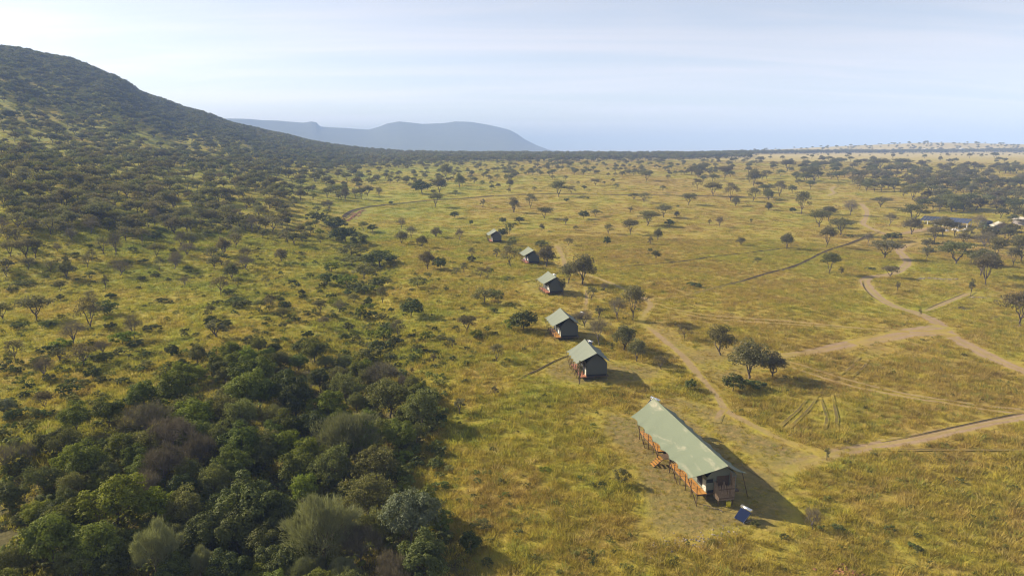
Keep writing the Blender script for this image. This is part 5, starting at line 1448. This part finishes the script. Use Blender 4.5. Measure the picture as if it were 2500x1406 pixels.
for v in singles:
    pk = variant(v['form']) if v['form'] in NV else v['form'] + '0'
    pr = PRO[pk]
    name, cat, grp = CATS[v['kind']]
    if v['form'] == 'bare' or v['form'] == 'twig': name, grp = 'bare_tree', 'leafless trees'
    if v['form'] == 'thin': name, grp = 'sapling', 'thin saplings'
    o = bpy.data.objects.new(name, None); COL.objects.link(o); o.empty_display_size = .3
    P = v['P']; o.location = (P[0], P[1], P[2]); o.rotation_euler = (0, 0, rv.uniform(0, 2 * pi))
    sw = v['w'] / pr.w; sh = v['h'] / pr.h
    o.scale = (sw * rv.uniform(.94, 1.06), sw * rv.uniform(.94, 1.06), sh)
    tag(o, v['label'], cat, grp)
    parts = first.get(pk)
    if parts is None:
        parts = []
        if pr.trunk is not None: parts.append(bpy.data.objects.new('trunk', pr.trunk))
        parts.append(bpy.data.objects.new('crown', pr.crown)); first[pk] = parts
        for c in parts: COL.objects.link(c); c.parent = o
    else:
        for s in parts:
            c = s.copy(); COL.objects.link(c); c.parent = o

# ---------------------------------------------------------------- woods too far to count: the hill, the far tree line, the plain
LODT = [lod_tree(300 + i, f, 260, .85) for i, f in enumerate(('flat', 'round', 'flat', 'open'))]
LODT = [[(wv, wf, 0), (cv, cf, 1)] for wv, wf, cv, cf in LODT]
MIDT = []
for i, f in enumerate(('flat', 'round', 'open', 'bare')):
    (wv, wf), (cv, cf) = acacia_geo(320 + i, 6.0, 7.5, 'open' if f == 'bare' else f, 900, .46)
    MIDT.append([(wv, wf, 0), (cv, cf[0], 2 if f == 'bare' else 1)])
# 1) single trees left over from the lists above
R_ = [v for v in rest if v['kind'] == 'acacia_tree']
fi = {'flat': 0, 'round': 1, 'open': 2, 'thin': 2, 'bare': 3}
if R_:
    scatter('distant_woods', MIDT, [M['bark'], M['acacia'], M['acacia2']], [v['P'] for v in R_], [(0, 0, rv.uniform(0, 6.28)) for v in R_],
            [(v['w'] / 7.5, v['w'] / 7.5, v['h'] / 6.0) for v in R_], [fi[v['form']] for v in R_])
def sample(x0, x1, y0, y1, n):
    P, ok = hit(rv.uniform(x0, x1, n), rv.uniform(y0, y1, n)); return P[ok]
def far_wood(name, P, hm, wr, mat):
    n = len(P); h = rv.uniform(*hm, n); w = h * rv.uniform(*wr, n)
    P = P.copy(); P[:, 2] -= .1
    scatter(name, LODT, [M['bark'], mat], P, np.stack([np.zeros(n), np.zeros(n), rv.uniform(0, 6.28, n)], -1), np.stack([w / 7.5, w / 7.5, h / 6.0], -1), rv.integers(0, len(LODT), n))
# 2) the hill: evenly over its ground
az = np.radians(rv.uniform(-46, -12, 26000)); r = np.sqrt(rv.uniform(500 ** 2, 1560 ** 2, 26000))
H = np.stack([r * np.sin(az), r * np.cos(az)], -1)
ad = np.degrees(az)
dens = np.interp(r, [500, 620, 800, 1000, 1600], [.05, .09, .28, .75, .95]) * np.interp(ad, [-46, -22, -14, -12], [1, 1, .8, .3])
patch = .5 + .5 * np.sin(H[:, 0] / 37 + 2 * np.sin(H[:, 1] / 61)) * np.sin(H[:, 1] / 43 + 1.4)
dens *= np.where(r < 820, .35 + .9 * patch, .8 + .3 * patch)
H = H[rv.uniform(0, 1, len(H)) < dens * .62]
far_wood('hillside_woods', np.column_stack([H, height(H[:, 0], H[:, 1])]), (4.6, 8.0), (1.0, 1.5), M['hillleaf'])
# 3) the dark tree line where the plain falls away
az = np.radians(rv.uniform(-20, 19, 6000)); r = rv.uniform(760, 1420, 6000)
ad = np.degrees(az)
T = np.stack([r * np.sin(az), r * np.cos(az)], -1)
lo = np.interp(ad, [-20, -8, 3, 12, 17], [760, 820, 880, 960, 1080])
k = (r > lo + rv.uniform(0, 120, len(r))) & (rv.uniform(0, 1, len(r)) < np.interp(r, [760, 950, 1080, 1200, 1420], [.16, .45, .9, 1, .8]))
T = T[k]
az2 = np.radians(rv.uniform(16, 41, 1500)); ad2 = np.degrees(az2)
r2 = np.interp(ad2, [16, 20, 27, 34, 41], [1430, 1560, 1800, 2020, 2120]) + rv.normal(0, 38, 1500)
T2 = np.stack([r2 * np.sin(az2), r2 * np.cos(az2)], -1)
T = np.vstack([T, T2])
far_wood('far_tree_line', np.column_stack([T, height(T[:, 0], T[:, 1])]), (5.0, 8.6), (1.0, 1.5), M['acacia'])
# 4) thinly over the grassland, the low hills and the plain
g1 = sample(1760, 2500, 374, 400, 34); g2 = sample(1600, 2500, 347, 372, 330); g3 = sample(1340, 1760, 361, 372, 60); g4 = sample(1760, 2500, 372, 382, 120)
far_wood('scattered_far_trees', np.vstack([g1, g2[np.hypot(g2[:, 0], g2[:, 1]) < 5200], g3]), (4.5, 8.0), (1.0, 1.5), M['acacia'])
far_wood('far_scrub', g4, (2.0, 3.2), (1.2, 1.6), M['acacia2'])

# ---------------------------------------------------------------- low undergrowth
LODB = [lod_bush(340 + i) for i in range(4)]
LODB = [[(cv, cf, 0)] for wv, wf, cv, cf in LODB]
LODB += [[(cv, cf, 1)] for wv, wf, cv, cf in [lod_bush(350 + i, 1.2, 2.0, 220, .22) for i in range(9)]]
S_ = [v for v in rest if v['kind'] == 'shrub']
U = [v['P'] for v in S_]; us = [v['w'] / 2.4 for v in S_]
def und(x0, x1, y0, y1, n, s0, s1, cond=None):
    P, ok = hit(rv.uniform(x0, x1, n), rv.uniform(y0, y1, n))
    td = track_dist(P[:, :2]); b = bare_amount(P[:, :2])
    clump = .5 + .5 * np.sin(P[:, 0] / 6.3 + 1.7 * np.sin(P[:, 1] / 9.1)) * np.sin(P[:, 1] / 7.7 + .6 * np.sin(P[:, 0] / 4.1))
    k = ok & (td > 1.0) & (b < .3) & (rv.uniform(0, 1, n) < .25 + clump)
    for p in P[k]: U.append(p); us.append(rv.uniform(s0, s1))
und(0, 700, 560, 900, 480, .3, .75)
und(620, 960, 560, 920, 520, .4, 1.05)
und(0, 1080, 860, 1406, 1500, .5, 1.3)
und(950, 1260, 560, 900, 260, .3, .8)
und(0, 900, 420, 560, 160, .4, .8)
und(1050, 1500, 900, 1406, 130, .25, .55)
und(1500, 2500, 440, 1406, 300, .2, .5)
und(1240, 1620, 600, 860, 140, .3, .7)
n = len(U); us = np.array(us); U = np.array(U)
scatter('undergrowth', LODB, [M['bush'], M['scrub']], U, np.stack([np.zeros(n), np.zeros(n), rv.uniform(0, 6.28, n)], -1),
        np.stack([us * rv.uniform(.8, 1.3, n), us * rv.uniform(.8, 1.3, n), us * rv.uniform(.6, 1.15, n)], -1), rv.integers(0, len(LODB), n))
# ---------------------------------------------------------------- grass
def tuft(seed, blades, rad, h, wd, lean=.45):
    r = np.random.default_rng(seed)
    a = r.uniform(0, 2 * pi, blades); q = np.sqrt(r.uniform(0, 1, blades)) * rad
    C = np.stack([q * np.cos(a), q * np.sin(a), np.full(blades, -.05)], -1)
    L = h * r.uniform(.45, 1.15, blades) * (1 - .35 * (q / rad) ** 2)
    d = np.stack([np.cos(a), np.sin(a)], -1) * (.15 + .5 * (q / rad))[:, None] + r.normal(0, lean * .5, (blades, 2))
    D = np.column_stack([d, np.ones(blades)]); D /= np.linalg.norm(D, axis=1)[:, None]
    s = np.cross(D, rand_dirs(r, blades)); s[:, 2] *= .2; s /= np.linalg.norm(s, axis=1)[:, None]
    w = wd * r.uniform(.6, 1.3, blades)[:, None]
    m = C + D * (L * .55)[:, None]
    tip = m + (D + np.column_stack([d * .9, np.zeros(blades)])) * (L * .45)[:, None]
    V = np.stack([C - s * w * .5, C + s * w * .5, m + s * w * .45, m - s * w * .45, tip], 1).reshape(-1, 3)
    i = np.arange(blades)[:, None] * 5
    return V, i + np.array([[0, 1, 2, 3]]), i + np.array([[3, 2, 4]])
def tuft_pieces(*a):
    V, q, t = tuft(*a)
    t4 = np.column_stack([t, t[:, :1] * 0 + t[:, 2:3]])
    Vt = V[t].reshape(-1, 3); tt = np.arange(len(Vt)).reshape(-1, 3)
    return [(V, q, 0), (Vt, tt, 0)]
NEAR = [tuft_pieces(400 + i, 40, .50 + .08 * (i % 3), .50 + .13 * (i % 3), .055) for i in range(6)]
FAR = [tuft_pieces(420 + i, 90, 2.3, .62, .15, .5) for i in range(4)]
rg = np.random.default_rng(5)
def polar(r0, r1, dens, a0=-39.5, a1=39.5):
    n = int(0.5 * radians(a1 - a0) * (r1 ** 2 - r0 ** 2) * dens)
    r = np.sqrt(rg.uniform(r0 ** 2, r1 ** 2, n)); a = np.radians(rg.uniform(a0, a1, n))
    return np.stack([r * np.sin(a), r * np.cos(a)], -1)
def lumps(P, s):
    return .5 + .25 * (np.sin(P[:, 0] / s + 1.9 * np.sin(P[:, 1] / (1.7 * s))) + np.sin(P[:, 1] / (1.15 * s) + 1.3 * np.sin(P[:, 0] / (2.1 * s) + 1)))
def plant_grass(name, bands, protos, keep_bare, wmul, clear=.0):
    PP, SS = [], []
    for r0, r1, dens, s0, s1 in bands:
        P = polar(r0, r1, dens); n = len(P)
        b = bare_amount(P); td = track_dist(P)
        wd = np.zeros(n); kk = (P[:, 0] < 5) & (P[:, 1] < 150); wd[kk] = poly_soft(P[kk], WOOD, 3)
        lu = lumps(P, 2.3) * .6 + lumps(P + 37, 7.5) * .7
        p = np.clip(.74 + .45 * lu, 0, 1) * np.clip(1 - 1.0 * b, keep_bare, 1) * np.clip(1 - .45 * wd, 0, 1)
        k = (rg.uniform(0, 1, n) < p) & (td > clear)
        P = P[k]; lu = lu[k]; b = b[k]; td = td[k]
        s = rg.uniform(s0, s1, len(P)) * (.84 + .32 * lu) * (1 - .62 * np.clip(b * 1.4, 0, 1)) * np.clip(.6 + td * .25, .6, 1)
        PP.append(P); SS.append(s)
    P = np.vstack(PP); s = np.concatenate(SS); n = len(P)
    Z = height(P[:, 0], P[:, 1])
    tilt = rg.normal(0, .10, (n, 2))
    scatter(name, protos, [M['blades']], np.column_stack([P, Z]), np.column_stack([tilt, rg.uniform(0, 6.28, n)]),
            np.column_stack([s * wmul, s * wmul, s * rg.uniform(.75, 1.25, n)]), rg.integers(0, len(protos), n))
    return n
n1 = plant_grass('grass', [(38, 90, 2.4, .7, 1.25), (90, 150, 1.6, .85, 1.4), (150, 310, .95, .9, 1.35)], NEAR, .50, 1.0)
n2 = plant_grass('far_grass', [(270, 440, .11, .6, .95), (440, 1000, .045, .7, 1.1)], FAR, .05, 1.15, 1.6)
print('grass tufts', n1, n2, 'singles', len(singles), 'rest', len(rest))
